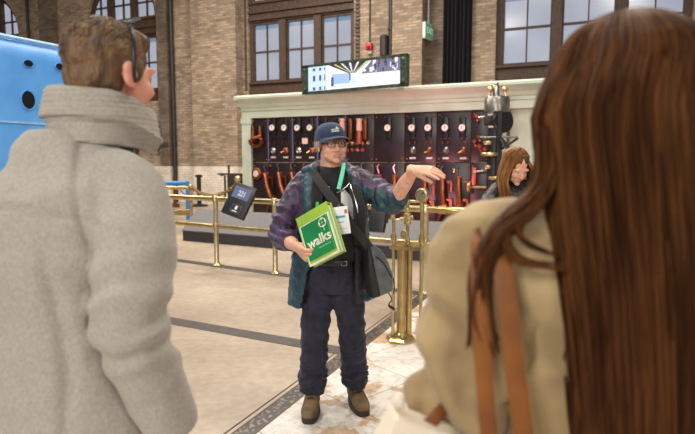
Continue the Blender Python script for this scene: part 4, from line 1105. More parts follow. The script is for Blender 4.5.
def inpoly(x, y, poly):
    r = False; j = len(poly) - 1
    for i in range(len(poly)):
        if (poly[i][1] > y) != (poly[j][1] > y) and x < (poly[j][0] - poly[i][0]) * (y - poly[i][1]) / (poly[j][1] - poly[i][1]) + poly[i][0]: r = not r
        j = i
    return r
figw = [[(g(a, b, 3.25).x, g(a, b, 3.25).z) for a, b in poly] for poly in fig]
def spick(c, n): return 1 if n.y < -.2 and any(inpoly(c.x, c.z, q) for q in figw) else 0
fuse('t_shirt', mb, .005, [M_shirt, M_print], guide, gfeet, smooth=3, pick=spick, disp=folds(.004, (9, 9, 16), (30, 30, 30)))

# black zip hoodie under the jacket: two front edges and a collar
M_hood = mat('black_fleece', (30, 28, 30), 0.95, col2=(20, 19, 21), scale=40, sheen=.2)
mb = MB()
mb.tube([g(318, 176, 3.36), g(316.5, 170, 3.47), g(325, 164, 3.54), g(338, 164, 3.55), g(350, 171, 3.47), g(349, 177, 3.36)], [(.020, .034)] * 6, 12, 4)
mb.tube([g(350, 175, 3.36), g(355, 190, 3.275), g(359, 205, 3.235), g(361, 225, 3.225), g(359, 245, 3.24)], [(.016, .032), (.014, .034), (.012, .034), (.012, .03), (.012, .03)], 12, 3, ref=(0, -1, 0))
mb.tube([g(317, 175, 3.36), g(316, 190, 3.275), g(317, 205, 3.235), g(318, 225, 3.225)], [(.016, .034), (.014, .036), (.012, .034), (.012, .03)], 12, 3, ref=(0, -1, 0))
fuse('hoodie', mb, .005, M_hood, guide, gfeet, smooth=2)
mb = MB(); mb.tube([g(347.5, 176, 3.35), g(352, 190, 3.262), g(356.5, 204, 3.222), g(358, 213, 3.213)], .0035, 6, 3); mb.tube([g(337, 193, 3.222), g(344, 189, 3.235), g(349, 184, 3.25)], .0025, 6, 3)
mb.build('zip', M_steel, guide, gfeet)

# jacket
M_purple = mat('purple_nylon', (70, 48, 82), 0.5, col2=(48, 33, 58), scale=12, sheen=.1)
M_teal = mat('teal_nylon', (30, 70, 82), 0.5, col2=(18, 48, 60), scale=12, sheen=.1)
M_lining = mat('dark_lining', (36, 34, 40), 0.7)
mb = MB()
rows = [  # z, rx, ry, left edge angle, right edge angle (degrees from the front)
    (1.475, .095, .090, 52, 50), (1.455, .125, .100, 40, 44), (1.42, .175, .120, 34, 40), (1.36, .205, .145, 26, 40), (1.26, .212, .165, 24, 42), (1.12, .218, .190, 24, 41), (1.0, .225, .205, 28, 41), (.90, .235, .205, 34, 40), (.80, .245, .20, 40, 38), (.70, .255, .195, 44, 37), (.655, .26, .195, 45, 37)]
out_, inn_ = [], []
N_ = 56
VR = []
Pz = catmull([V((r[0], r[1], r[2])) for r in rows], 3); Pa = catmull([V((r[3], r[4], 0)) for r in rows], 3)
for p, a in zip(Pz, Pa):
    z, rx, ry = p; a0 = math.radians(a.y); a1 = 2 * PI - math.radians(a.x)
    o_, i_ = [], []
    zo = z + (0.07 if z < .9 else 0) * 0
    for k in range(N_ + 1):
        t = a0 + (a1 - a0) * k / N_
        hem = (.05 * max(0, math.sin(t))) * max(0, (.95 - z) / .3) if z < .95 else 0
        o_.append(V((cx + rx * math.sin(t), GY + .01 - ry * math.cos(t), z + hem)))
        q = .016
        i_.append(V((cx + (rx - q) * math.sin(t), GY + .01 - (ry - q) * math.cos(t), z + hem)))
    VR.append(o_ + i_[::-1])
mb.rings(VR)
def sleeve(pts, rad): mb.tube(pts, rad, 18, 4)
sleeve([g(309, 178, 3.45), shR + V((-.01, 0, -.01)), (shR + elR) / 2 + V((-.022, -.01, .0)), elR + V((-.012, .0, 0)), elR.lerp(wrR, .36), elR.lerp(wrR, .50)], [.066, .080, .082, .078, .062, .049])
sleeve([g(350, 176, 3.45), shL + V((0, 0, .0)), (shL + elL) / 2 + V((0, 0, -.008)), elL + V((-.005, 0, -.004)), elL.lerp(wrL, .10), elL.lerp(wrL, .22)], [.072, .084, .078, .073, .066, .054])
# folded hood and collar
mb.tube([g(314, 181, 3.33), g(311, 172, 3.44), g(321, 166, 3.57), g(338, 165, 3.59), g(352, 171, 3.50), g(354, 177, 3.34), g(358, 190, 3.285)], [(.018, .026), (.026, .032), (.034, .040), (.034, .040), (.026, .032), (.016, .026), (.008, .02)], 14, 4)
mb.tube([g(308, 169, 3.40), g(316, 171, 3.36)], [.018, .02], 12, 2)
mb.ell(g(309.5, 170, 3.40), (.045, .03, .028))
# front storm flap on the left edge of the photo
mb.tube([g(312, 178, 3.33), g(311, 195, 3.275), g(311, 212, 3.25), g(311, 235, 3.235)], [(.014, .035)] * 4, 12, 2, ref=(0, -1, 0))
fo = folds(.011, (10, 10, 17), (34, 34, 34), 3.1)
def jdisp(c, n):
    k = 1.0 if c.z > .6 else .4
    ring = 0.0
    for s0, e0, w0, a0 in ((shR, elR, wrR, .006), (shL, elL, wrL, .012)):
        pass
    d = (c - elL).length
    if c.x > cx + .24: ring = .009 * math.sin(((c - shL).dot((wrL - shL).normalized())) * 95 + 3 * noise.noise(c * 9))
    if c.x < cx - .20 and 1.0 < c.z < 1.25: ring += .006 * math.sin((c.z + c.x * .5) * 85 + 4 * noise.noise(c * 8))
    return fo(c, n) * k + ring
def jpick(c, n):
    inner = (c - V((cx, GY + .01, c.z)))
    if c.z > 1.395 and math.hypot(c.x - cx, (c.y - GY - .05) * .8) < .118: return 2
    if abs(c.x - cx) < .27 and c.z < 1.42:
        if n.dot(V((c.x - cx, c.y - GY, 0)).normalized()) < -.25 and (c - shL).length > .14 and (c - shR).length > .12 and c.z < 1.36: return 2
    dx = c.x - cx
    if dx > .10 and c.z < 1.16 and c.y < GY - .06 and dx < .19: return 2
    if dx < -.165 - max(0, (1.12 - c.z)) * .8 and c.z > .97: return 0
    if dx < -.10 and c.z > 1.36 and c.y > 3.33 and dx > -.2: return 0 if c.x < g(309, 180, 3.4).x else 1
    if dx > .12 and c.z > 1.33:
        ax_ = (elL - shL); t = (c - shL).dot(ax_) / ax_.length_squared
        if t > .98: 
            w_ = (wrL - elL).normalized(); tt = (c - elL).dot(w_)
            return 0 if tt > .0 or n.z > .5 else 1
        return 0 if n.z > .42 and t > -.2 else 1
    return 1
fuse('jacket', mb, .0055, [M_purple, M_teal, M_lining], guide, gfeet, smooth=2, pick=jpick, disp=jdisp)

# trousers, belt
M_jean = mat('navy_denim', (38, 39, 60), 0.85, col2=(22, 23, 38), scale=22, stretch=(1, 1, .5), bump=.15, bscale=300, sheen=.1)
mb = MB()
mb.stack([(cx, GY, .935, .172, .142), (cx, GY, .86, .178, .15), (cx, GY + .005, .78, .176, .14), (cx, GY + .01, .735, .16, .12)], sub=3, seg=32)
hemR = g(312.5, 391, 3.41); hemL = g(355.5, 383.5, 3.49)
limb(mb, [hipR, V((hipR.x, hipR.y, .74)).lerp(knR, .15), hipR.lerp(knR, .7), knR, knR.lerp(hemR, .5), hemR.lerp(knR, .12), hemR], [.094, .096, .088, .082, .078, .080, .072], 5, 20)
limb(mb, [hipL, V((hipL.x, hipL.y, .74)).lerp(knL, .15), hipL.lerp(knL, .7), knL, knL.lerp(hemL, .5), hemL.lerp(knL, .12), hemL], [.094, .096, .088, .080, .076, .078, .070], 5, 20)
fj = folds(.008, (9, 9, 13), (26, 26, 40), 8.2)
def tdisp(c, n):
    low = min(1, max(0, (.46 - c.z) / .35) * (1 if c.z > .17 else .4))
    return fj(c, n) * (1 + low) + low * .008 * math.sin(c.z * 105 + 9 * noise.noise(c * 9)) + .003 * math.sin(c.z * 60 + 6 * noise.noise(c * 6))
fuse('trousers', mb, .0055, M_jean, guide, gfeet, smooth=2, disp=tdisp)
M_belt = mat('black_leather', (24, 22, 22), 0.4)
mb = MB(); 
ring = [V((cx + .186 * math.cos(t), GY - .002 + .162 * math.sin(t), .925)) for t in [2 * PI * k / 48 for k in range(49)]]
mb.tube(ring, [(.018, .006)] * 49, 8, ref=(0, 0, 1)); bo = mb.build('belt', M_belt, guide, gfeet)
mb = MB(); bc = V((g(344, 260, 3.25).x, GY - .166, .925)); mb.box(bc, (.036, .008, .028), bev=.004); mb.box(bc + V((0, -.005, 0)), (.028, .006, .020), mi=1); mb.build('buckle', [M_steel, M_belt], bo, gfeet)
# cargo pocket flap on the photo-left thigh
mb = MB(); mb.box(g(303.5, 306, 3.335), (.05, .02, .03), Matrix.Rotation(.2, 3, 'Y'), bev=.006); mb.build('pocket_flap', M_jean, guide, gfeet)

# boots
M_boot = mat('brown_suede_boot', (124, 100, 68), 0.7, col2=(88, 70, 46), scale=14, bump=.25, bscale=90)
M_sole = mat('dark_rubber_sole', (62, 54, 42), 0.7)
M_lace = mat('dark_lace', (56, 44, 34), 0.8)
def boot(an, f):
    f = V(f).normalized(); s_ = V((f.y, -f.x, 0)); o0 = V((an.x, an.y, 0))
    def P(a, b, z): return o0 + f * a + s_ * b + V((0, 0, z))
    R = []
    for (a, hw, zt_, zb_) in ((-.085, .018, .075, .022), (-.075, .034, .10, .022), (-.03, .040, .13, .022), (.03, .042, .128, .022), (.08, .047, .102, .022), (.13, .051, .084, .022), (.165, .048, .075, .022), (.195, .036, .062, .022), (.208, .016, .045, .026)):
        R.append([P(a, hw * math.copysign(abs(math.cos(t)) ** .7, math.cos(t)), (zt_ + zb_) / 2 + (zt_ - zb_) / 2 * math.copysign(abs(math.sin(t)) ** .8, math.sin(t))) for t in [2 * PI * k / 20 for k in range(20)]])
    mb = MB(); mb.rings(R)
    mb.tube([P(-.005, 0, .05), P(-.012, 0, .12), P(-.018, 0, .19), P(-.02, 0, .215)], [(.044, .055), (.043, .052), (.048, .054), (.05, .056)], 18, 3, ref=s_)
    mb.tube([P(-.02, -.046, .205), P(.03, -.03, .205), P(.035, .03, .205), P(-.02, .046, .205)], .012, 8, 3)
    bt = fuse('boot', mb, .005, M_boot, guide, gfeet, smooth=3, disp=folds(.0022, (20, 20, 30), (60, 60, 60)))
    mb = MB(); outl = []
    for k in range(40):
        t = 2 * PI * k / 40; a = .062 + .155 * math.cos(t); w_ = .052 - .010 * max(0, -math.cos(t)) + .004 * math.cos(t)
        outl.append((a, w_ * math.copysign(abs(math.sin(t)) ** .6, math.sin(t))))
    mb.prism(outl, 0.004, .020, (f, s_, (0, 0, 1)), o0); mb.prism([(a * .985 + .001, b * .95) for a, b in outl], .020, .034, (f, s_, (0, 0, 1)), o0)
    mb.build('sole', M_sole, bt, gfeet)
    mb = MB()
    for k in range(4):
        a, z = .085 - k * .021, .104 + k * .020
        mb.tube([P(a - .005, -.030, z - .012), P(a + .004, 0, z + .006), P(a - .005, .030, z - .012)], .0042, 6, 3)
    for q in (-1, 1): mb.tube([P(.036, q * .004, .175), P(.05, q * .025, .165), P(.05, q * .030, .14)], .0035, 6, 3)
    mb.build('lace', M_lace, bt, gfeet)
boot(anR, fR); boot(anL, fL)

# ------------------------------------------------------------------ what the guide carries
# green folder
TLp = g(296, 219, 3.165); a_ = V((.172, -.095, .106)); b_ = V((.072, -.13, -.285))
a_n = a_.normalized(); b_n = (b_ - a_n * b_.dot(a_n)).normalized(); n_ = a_n.cross(b_n)
if n_.y > 0: n_ = -n_
FW, FH = .222, .288
fo_c = TLp + a_n * FW / 2 + b_n * FH / 2
folder = empty('folder', fo_c, 0, label='green ring folder with white lettering held against the guide\'s belly', cat='folder')
FM = Matrix((a_n, -b_n, n_)).transposed()
M_lime = mat('lime_plastic', (150, 186, 62), 0.4, col2=(138, 176, 54), scale=5)
M_cov = mat('green_print', (26, 134, 74), 0.35, col2=(20, 118, 64), scale=4)
M_cream = mat('cream_print', (232, 232, 206), 0.4); M_paper = mat('paper_edge', (236, 238, 236), 0.8, col2=(206, 210, 212), scale=3, stretch=(200, 200, 1))
off = lambda x, y, z: FM @ V((x, y, z))
mb = MB(); mb.box(off(0, 0, 0), (FW, FH, .006), FM, bev=.002); mb.build('front_cover', M_lime, folder, smooth=30)
mb = MB(); mb.box(off(0, 0, -.040), (FW, FH, .006), FM, bev=.002); mb.build('back_cover', M_lime, folder, smooth=30)
mb = MB(); mb.box(off(-.004, FH / 2 - .004, -.020), (FW, .008, .044), FM, bev=.002); mb.build('spine', M_lime, folder, smooth=30)
mb = MB(); mb.box(off(-.002, -.004, -.020), (FW - .016, FH - .022, .030), FM); mb.build('pages', M_paper, folder, smooth=0)
mb = MB(); 
mb.box(off(.0, -.030, .0036), (FW * .93, FH * .80, .001), FM, mi=0); mb.box(off(-.002, -.020, .0044), (FW * .84, FH * .70, .001), FM, mi=1); mb.box(off(-.002, -.126, .0044), (FW * .84, .014, .001), FM, mi=2)
mb.box(off(.083, -.02, .0052), (.0025, FH * .70, .0006), FM, mi=3)
mb.build('cover_print', [M_cream, M_cov, M_lime, mat('pale_green_line', (120, 186, 140), .4)], folder, smooth=0)
text_mesh('walks', .074, frame(off(.002, -.032, .0052), FM @ V((1, 0, 0)), FM @ V((0, 1, 0)), FM @ V((0, 0, 1))), M_cream, 'lettering', folder, bold=.0016, width=.160)
mb = MB(); rc = off(.050, .046, .0056)
mb.lathe([(.026, -.0004), (.026, .0006)], rc, FM, 24, mi=0)
for k in range(4):
    t = PI / 4 + k * PI / 2; mb.lathe([(.0095, .0006), (.0095, .0012)], rc + FM @ V((.012 * math.cos(t), .012 * math.sin(t), 0)), FM, 12, mi=1)
mb.lathe([(.004, .0008), (.004, .0016)], rc, FM, 10, mi=0)
mb.box(off(.050, .080, .0052), (.003, .022, .0008), FM, mi=0); mb.box(off(.050, .012, .0052), (.003, .022, .0008), FM, mi=0)
mb.build('emblem', [M_cream, M_cov], folder, smooth=0)
text_mesh('Chicago', .018, frame(off(.030, -.074, .0052), FM @ V((1, 0, 0)), FM @ V((0, 1, 0)), FM @ V((0, 0, 1))), M_lime, 'small_lettering', folder, width=.08) if False else None
mb = MB()
for k in range(9): mb.box(off(-.012 + k * .0095, -.074, .0052), (.0065, .005 + .003 * (k % 2), .0006), FM)
mb.build('small_lettering', mat('pale_green_ink', (150, 200, 150), .5), folder, smooth=0)
# the slim marker standing up behind the folder
mb = MB(); q = g(317.5, 207, 3.19); mb.tube([q + V((0, 0, -.06)), q + V((0, 0, .012)), q + V((0, 0, .028))], [.011, .011, .008], 10); o = mb.build('marker_pen', mat('bright_green', (70, 196, 92), .4)); tag(o, 'bright green pen cap sticking up behind the green folder', 'pen')

# lanyard with badge
ly = empty('lanyard', g(338, 190, 3.25), 0, label='mint lanyard with white name badge hanging from the guide\'s neck', cat='lanyard'); lo = ly.location.copy()
M_mint = mat('mint_ribbon', (108, 208, 176), 0.7, col2=(92, 190, 158), scale=30)
mb = MB(); mb.tube([g(343.5, 163, 3.40), g(343.0, 170, 3.315), g(340.8, 180, 3.262), g(338.6, 189, 3.236)], [(.0025, .0115)] * 4, 8, 3, ref=(0, -1, 0)); mb.build('strap', M_mint, ly, lo)
mb = MB(); mb.tube([g(327, 189, 3.235), g(330, 195, 3.215), g(334.5, 199.5, 3.205), g(337.5, 206, 3.20)], [(.0035, .012), (.0035, .014), (.0035, .014), (.0035, .012)], 8, 3, ref=(0, -1, 0)); mb.tube([g(328.5, 186.5, 3.235), g(326.5, 193, 3.215), g(328, 198, 3.21)], [(.0035, .008)] * 3, 8, 3, ref=(0, -1, 0)); mb.build('strap', M_mint, ly, lo)
mb = MB(); q = g(341, 220.5, 3.10); BM = Matrix.Rotation(math.radians(-8), 3, 'Y') @ Matrix.Rotation(math.radians(-12), 3, 'X')
mb.box(q, (.088, .004, .150), BM, bev=.001); cd = mb.build('name_badge', mat('white_card', (232, 234, 236), .4), ly, lo, smooth=30)
mb = MB(); mb.box(q + BM @ V((.0, -.0028, .02)), (.05, .001, .012), BM, mi=0); mb.box(q + BM @ V((.032, -.0028, .045)), (.016, .001, .022), BM, mi=1); mb.box(q + BM @ V((-.005, -.0028, -.01)), (.04, .001, .004), BM, mi=0); mb.box(q + BM @ V((-.005, -.0028, -.045)), (.07, .001, .003), BM, mi=2)
mb.build('badge_print', [mat('teal_ink', (72, 150, 160), .5), mat('red_ink', (176, 96, 90), .5), mat('grey_ink', (190, 192, 196), .5)], cd, lo, smooth=0)
mb = MB(); mb.tube([g(337.5, 205, 3.20), q + BM @ V((0, 0, .08))], .005, 8); mb.build('clip', M_steel, ly, lo)

# messenger bag
bgc = g(377, 268, 3.27)
bag = empty('messenger_bag', bgc, 0, label='grey and black messenger bag hanging at the guide\'s hip on a wide black strap', cat='bag')
M_bag = mat('grey_nylon', (98, 104, 104), 0.6, col2=(76, 82, 82), scale=20, sheen=.2); M_bagd = mat('black_nylon', (32, 32, 35), 0.6)
mb = MB(); rot = Matrix.Rotation(math.radians(-10), 3, 'Y') @ Matrix.Rotation(math.radians(20), 3, 'Z')
def bl_(x, y, z): return bgc + rot @ V((x, y, z))
def slab(pts, d): 
    R = []
    for (z, w0, w1, t) in pts:
        R.append([bl_((w0 + w1) / 2 + (w1 - w0) / 2 * math.copysign(abs(math.cos(q)) ** .6, math.cos(q)), d + t * math.copysign(abs(math.sin(q)) ** .6, math.sin(q)), z) for q in [2 * PI * k / 24 for k in range(24)]])
    return R
mb.rings(slab([(-.150, -.055, .045, .035), (-.135, -.068, .062, .055), (-.06, -.07, .074, .062), (.03, -.062, .062, .058), (.09, -.05, .038, .045), (.13, -.042, .006, .025), (.145, -.036, -.012, .012)], 0))
fuse('pouch', mb, .006, M_bag, bag, bgc, smooth=2, disp=folds(.006, (14, 14, 14), (40, 40, 40), 1.3))
mb = MB(); mb.rings(slab([(-.152, -.072, -.02, .05), (-.13, -.078, -.022, .064), (-.04, -.078, -.028, .068), (.05, -.07, -.03, .062), (.12, -.05, -.026, .04), (.15, -.04, -.022, .016)], -.002)); mb.build('side_panel', M_bagd, bag, bgc)
mb = MB(); mb.tube([bl_(-.02, -.066, .08), bl_(.02, -.068, .03), bl_(.055, -.06, -.06)], .004, 6, 3); mb.build('zip', M_bagd, bag, bgc)
mb = MB(); mb.tube([g(311.5, 168, 3.44), g(313, 172, 3.36), g(319, 181, 3.262), g(330, 196, 3.205), g(343, 213, 3.182), g(356, 231, 3.19), g(366, 243, 3.215), g(371, 250, 3.25)], [(.004, .026)] * 8, 10, 4, ref=(0, -1, .2)); mb.build('strap', mat('black_webbing', (40, 36, 36), .8), bag, bgc)
mb = MB(); mb.tube([bl_(.03, -.02, -.14), bl_(.045, -.03, -.19), bl_(.02, -.03, -.22), bl_(.05, -.03, -.25)], [(.003, .010)] * 4, 8, 3); mb.tube([bl_(.07, 0, .0), bl_(.085, -.01, -.10), bl_(.07, -.01, -.17)], [(.003, .007)] * 3, 8, 3); mb.build('loose_strap', M_bagd, bag, bgc)
# ------------------------------------------------------------------ man in the grey jacket, seen from behind
MY = 1.22
def a2(px, py, Y): return at(px, py, Y)
mf = V((-.58, 1.24, 0))
man = empty('person', mf, 0, label='man in light grey jacket with short brown hair seen from behind', cat='person')
MH = head_basis(math.radians(34), math.radians(-2), 0)
Mc = V((-.503, 1.24, 1.702))
body = MB()
MP = add_head(body, Mc, MH, .93)
tx, ty, tyaw = -.60, 1.22, -math.radians(22)
rgt = V((math.cos(tyaw), math.sin(tyaw), 0)); fwd = V((-math.sin(tyaw), math.cos(tyaw), 0))
def T_(a, b, z): return V((tx, ty, z)) + rgt * a + fwd * b
body.tube([T_(0, -.02, 1.42), T_(.02, .02, 1.54), MP(0, -.035, -.05)], [.085, .066, .064], 16, 3)
def trow(a, b, z, rx, ry): p = T_(a, b, z); return (p.x, p.y, z, rx, ry, tyaw)
body.stack([trow(.0, 0, 1.52, .10, .07), trow(0, 0, 1.46, .17, .095), trow(0, 0, 1.30, .18, .115), trow(0, 0, 1.1, .165, .115), trow(0, 0, .95, .17, .12), trow(0, 0, .84, .165, .115)], sub=3)
sR, eR, wR = T_(.160, .0, 1.42), V((-.415, 1.06, 1.155)), V((-.360, 1.14, .895))
sL, eL, wL = T_(-.158, .0, 1.345), T_(-.27, -.03, 1.16), T_(-.24, .14, .94)
for a, b, c in ((sR, eR, wR), (sL, eL, wL)):
    limb(body, [a, (a + b) / 2, b, (b + c) / 2, c], [.056, .05, .043, .042, .03])
add_hand(body, wR, (.02, .28, -1), (.9, -.35, 0), (.2, 1, 0), [(12, 18, 10)] * 4, spread=3)
add_hand(body, wL, (0, .3, -1), (-.9, -.3, 0), (-.2, 1, 0), [(12, 18, 10)] * 4, spread=3)
for q in (-1, 1):
    h_ = T_(q * .09, 0, .88); limb(body, [h_, T_(q * .10, .01, .5), T_(q * .11, -.01, .10)], [.095, .06, .045])
    body.tube([T_(q * .11, -.04, .06), T_(q * .12, .06, .05), T_(q * .13, .17, .03)], [.045, .045, .03], 12, 2)
hp2 = head_pick(MP, MH, .93)
M_skin3 = skin_mat('pink_skin', (226, 168, 146), (212, 142, 122))
fuse('body', body, .0042, BODY_MATS(M_skin3), man, mf, smooth=2, pick=lambda c, n: hp2(c, n) if c.z > 1.6 else 0)
# hair
M_mhair = mat('short_brown_hair', (128, 98, 66), 0.6, col2=(72, 52, 36), scale=48, stretch=(1, 1, .35), bump=.7, bscale=170)
mb = MB(); s, f, u = MH; HM2 = Matrix((s, f, u)).transposed()
mb.ell(MP(0, -.026, .044), (.080, .097, .083), HM2, 26, 18)
mb.ell(MP(0, -.052, -.012), (.066, .066, .071), HM2, 22, 14)
mb.ell(MP(0, .045, .088), (.058, .042, .032), HM2, 18, 12)
for q in (-1, 1): mb.ell(MP(q * .074, .012, .012), (.0095, .019, .034), HM2, 12, 8)
def hairdisp(c, n):
    l = HM2.transposed() @ (c - Mc)
    st = noise.noise(V((l.x * 60, l.y * 60, l.z * 22))); big = noise.noise(l * 26)
    top = max(0, (l.z - .06) / .06)
    return .0035 * st + .004 * big * (.5 + top)
fuse('hair', mb, .004, M_mhair, man, mf, smooth=2, disp=hairdisp)
# tufts on top
mb = MB(); rnd = random.Random(4)
for k in range(900):
    th_ = rnd.uniform(-PI, PI); ph = rnd.uniform(.05, 1.62)
    d_ = V((math.sin(ph) * math.sin(th_), math.sin(ph) * math.cos(th_), math.cos(ph)))
    if d_.y > .62 and d_.z < .45: continue
    p = MP(d_.x * .0845, -.026 + d_.y * .1025, .044 + d_.z * .0885)
    nrm = (s * d_.x + f * d_.y + u * d_.z)
    flow = (f * .6 + u * (.5 if d_.z > .2 else -.9) + V((rnd.uniform(-.4, .4), rnd.uniform(-.4, .4), rnd.uniform(-.3, .3)))); flow = (flow - nrm * flow.dot(nrm)).normalized()
    ln = rnd.uniform(.010, .018) * (1.0 if d_.z > .3 else .8)
    mb.tube([p - nrm * .004, p + nrm * .001 + flow * ln * .5, p + nrm * (.003 if d_.z > .2 else .0) + flow * ln], [.0032, .0026, .001], 5, 1)
mb.build('hair_tuft', M_mhair, man, mf)
# sunglasses pushed up on the head
sg = empty('sunglasses', MP(0, .02, .1), 0, label='sunglasses pushed up on the head of the man in grey', cat='sunglasses'); so = sg.location.copy()
M_sg = mat('gunmetal_frame', (64, 58, 56), 0.3, .6)
for q in (1, -1):
    mb = MB(); mb.tube([MP(q * .066, .002, .112), MP(q * .088, -.004, .070), MP(q * .093, -.008, .03), MP(q * .092, -.006, -.005), MP(q * .089, .0, -.024)], [(.0028, .0045)] * 5, 8, 3); mb.build('temple', M_sg, sg, so)
mb = MB(); mb.tube([MP(-.068, .002, .110), MP(-.040, .026, .131), MP(0, .032, .139), MP(.040, .026, .131), MP(.068, .002, .110)], .0045, 8, 3); mb.build('frame', M_sg, sg, so)
for q in (1, -1):
    mb = MB(); L_c = MP(q * .036, .030, .138); ux = (MP(q * .066, .006, .120) - MP(q * .006, .034, .144)).normalized(); uy = (f * .85 + u * .5); uy = (uy - ux * uy.dot(ux)).normalized()
    mb.prism([(.031 * math.cos(t), .019 * math.sin(t)) for t in [2 * PI * k / 24 for k in range(24)]], -.001, .001, (ux, uy, ux.cross(uy)), L_c); mb.build('lens', mat('dark_lens', (30, 34, 40), .06), sg, so)

# jacket
M_tweed = mat('light_grey_wool', (180, 174, 164), 0.92, col2=(148, 142, 133), scale=190, stretch=(1, 1, .6), bump=.25, bscale=420, sheen=.15, detail=6, lo=.2, hi=.8)
M_tweedd = mat('grey_corduroy_lining', (92, 86, 80), 0.9, col2=(70, 64, 60), scale=40)
mb = MB()
mb.stack([trow(.01, -.01, 1.570, .085, .085), trow(.005, -.012, 1.535, .118, .098), trow(.01, -.01, 1.49, .140, .116), trow(0, -.012, 1.43, .178, .142), trow(-.02, -.012, 1.33, .212, .165), trow(-.035, -.01, 1.18, .190, .160), trow(-.035, -.01, 1.03, .188, .158), trow(-.025, -.008, .90, .216, .168), trow(-.025, -.005, .80, .222, .17), trow(-.025, -.005, .785, .220, .168)], sub=4, seg=44)
cuffR = eR.lerp(wR, .96)
mb.tube([T_(.08, -.02, 1.475), sR + V((0, 0, .005)), (sR + eR) / 2 + V((.018, -.012, .02)), eR + V((.0, -.006, .02)), eR + V((.010, .006, -.05)), eR.lerp(cuffR, .6), cuffR], [.070, .082, .082, .078, .074, .067, .059], 22, 5)
mb.tube([T_(-.07, -.02, 1.44), sL + V((0, 0, .005)), (sL + eL) / 2, eL, eL.lerp(wL, .6), wL], [.062, .074, .080, .078, .068, .058], 22, 4)
fm = folds(.012, (5, 5, 7), (17, 17, 20), 5.5)
axR = (eR - sR).normalized(); axF = (wR - eR).normalized()
def seam(d, w): return -.010 * math.exp(-(d / w) ** 2)
def mdisp(c, n):
    v = fm(c, n) * .8
    de = (c - eR).length
    if c.x > -.52: v += .010 * math.exp(-(de / .11) ** 2) * math.sin((c - eR).dot(axR + axF * .4) * 62 + 3 * noise.noise(c * 10))
    d = abs((c - (sR + V((-.035, 0, .03)))).dot((rgt * .92 + V((0, 0, .25))).normalized()))
    if c.z > 1.28 and (c - sR).length < .19: v += seam(d, .008)
    lx = (c - V((tx, ty, 0))).dot(rgt); ly_ = (c - V((tx, ty, 0))).dot(fwd)
    if c.x > -.60 and ly_ < .02:      # deep crease where the sleeve lies against the back
        v -= .012 * math.exp(-((lx - .085 - .05 * (1.3 - c.z)) / .014) ** 2) * min(1, max(0, (1.36 - c.z) / .08))
    if ly_ < 0 and abs(lx) < .2: v += seam(c.z - 1.405 + .04 * (lx / .2) ** 2, .005) * .8
    return v
fuse('jacket', mb, .006, M_tweed, man, mf, smooth=3, disp=mdisp)
mb = MB(); mb.tube([cuffR + axF * (-.035), cuffR, cuffR + axF * .012], [.063, .0625, .060], 24, 2); mb.build('cuff', M_tweed, man, mf)
mb = MB(); q = cuffR + axF * -.02; mb.lathe([(.008, 0), (.009, .003), (.006, .005)], q + V((.045, -.035, 0)), axis_to((.7, -.7, 0)), seg=14); mb.build('cuff_button', mat('horn_button', (120, 104, 84), .4), man, mf)
# stand-up collar, open at the throat, folded over at the top
Nc = T_(.045, .03, 1.6)
cy_ = math.radians(34); cf = V((math.sin(cy_), math.cos(cy_), 0)); cs = V((math.cos(cy_), -math.sin(cy_), 0))
def collar_pt(psi, r, z): 
    fr = math.cos(psi); ex = 1.0 + .55 * max(0, fr) ** 1.5
    return V((Nc.x, Nc.y, z)) + (cs * (math.sin(psi) * r * 1.02) + cf * (fr * r * ex))
R = []; nn = 44
for i in range(nn + 1):
    psi = math.radians(22) + math.radians(316) * i / nn
    fr = math.cos(psi); t = max(0, fr)
    zt_ = 1.664 - .022 * (1 + fr) / 2 - .030 * t ** 2; zb_ = 1.572 - .012 * (1 + fr) / 2 - .018 * t ** 2
    zl_ = zt_ - .062 - .02 * t
    R.append([collar_pt(psi, .088, zb_ - .03), collar_pt(psi, .090, zb_ + .03), collar_pt(psi, .092, zt_), collar_pt(psi, .098, zt_ + .006), collar_pt(psi, .106, zt_ - .002), collar_pt(psi, .116, zl_ + .012), collar_pt(psi, .118 + .012 * t, zl_), collar_pt(psi, .110 + .01 * t, zl_ - .004), collar_pt(psi, .104, zl_ - .01), collar_pt(psi, .110, zb_ - .03)])
mb.__init__(); mb.rings(R)
def cdisp(c, n): return .0016 * noise.noise(V((c.x * 30, c.y * 30, c.z * 50))) - .0030 * math.exp(-((((c.z - 1.655 + .03) * 90) % 1.0 - .5) / .16) ** 2)
fuse('collar', mb, .004, [M_tweed, M_tweedd], man, mf, smooth=2, disp=cdisp, pick=lambda c, n: 1 if n.dot(c - V((Nc.x, Nc.y, c.z))) < -.02 * .5 or (c - V((Nc.x, Nc.y, c.z))).dot(cf) > .128 else 0)
# side pocket welt, trousers
mb = MB(); mb.tube([V((-.425, 1.075, 1.05)), V((-.405, 1.09, .98)), V((-.385, 1.11, .92))], [(.006, .02)] * 3, 10, 3); mb.build('pocket_welt', M_tweed, man, mf)
M_navy = mat('dark_navy_trousers', (36, 36, 54), .85, col2=(26, 26, 40), scale=20)
mb = MB(); mb.stack([trow(0, 0, .93, .18, .13), trow(0, 0, .80, .185, .135), trow(0, 0, .70, .17, .12)], sub=2)
for q in (-1, 1): limb(mb, [T_(q * .09, 0, .84), T_(q * .10, .01, .5), T_(q * .11, -.01, .07)], [.11, .085, .07])
fuse('trousers', mb, .009, M_navy, man, mf, smooth=2)
for q in (-1, 1):
    mb = MB(); mb.tube([T_(q * .11, -.07, .05), T_(q * .115, .0, .06), T_(q * .12, .10, .05), T_(q * .13, .19, .035)], [(.048, .048), (.055, .058), (.045, .05), (.03, .035)], 14, 3); fuse('shoe', mb, .008, M_belt, man, mf)

man.location += V((-.045, .10, 0)); sg.location += V((-.045, .10, 0))

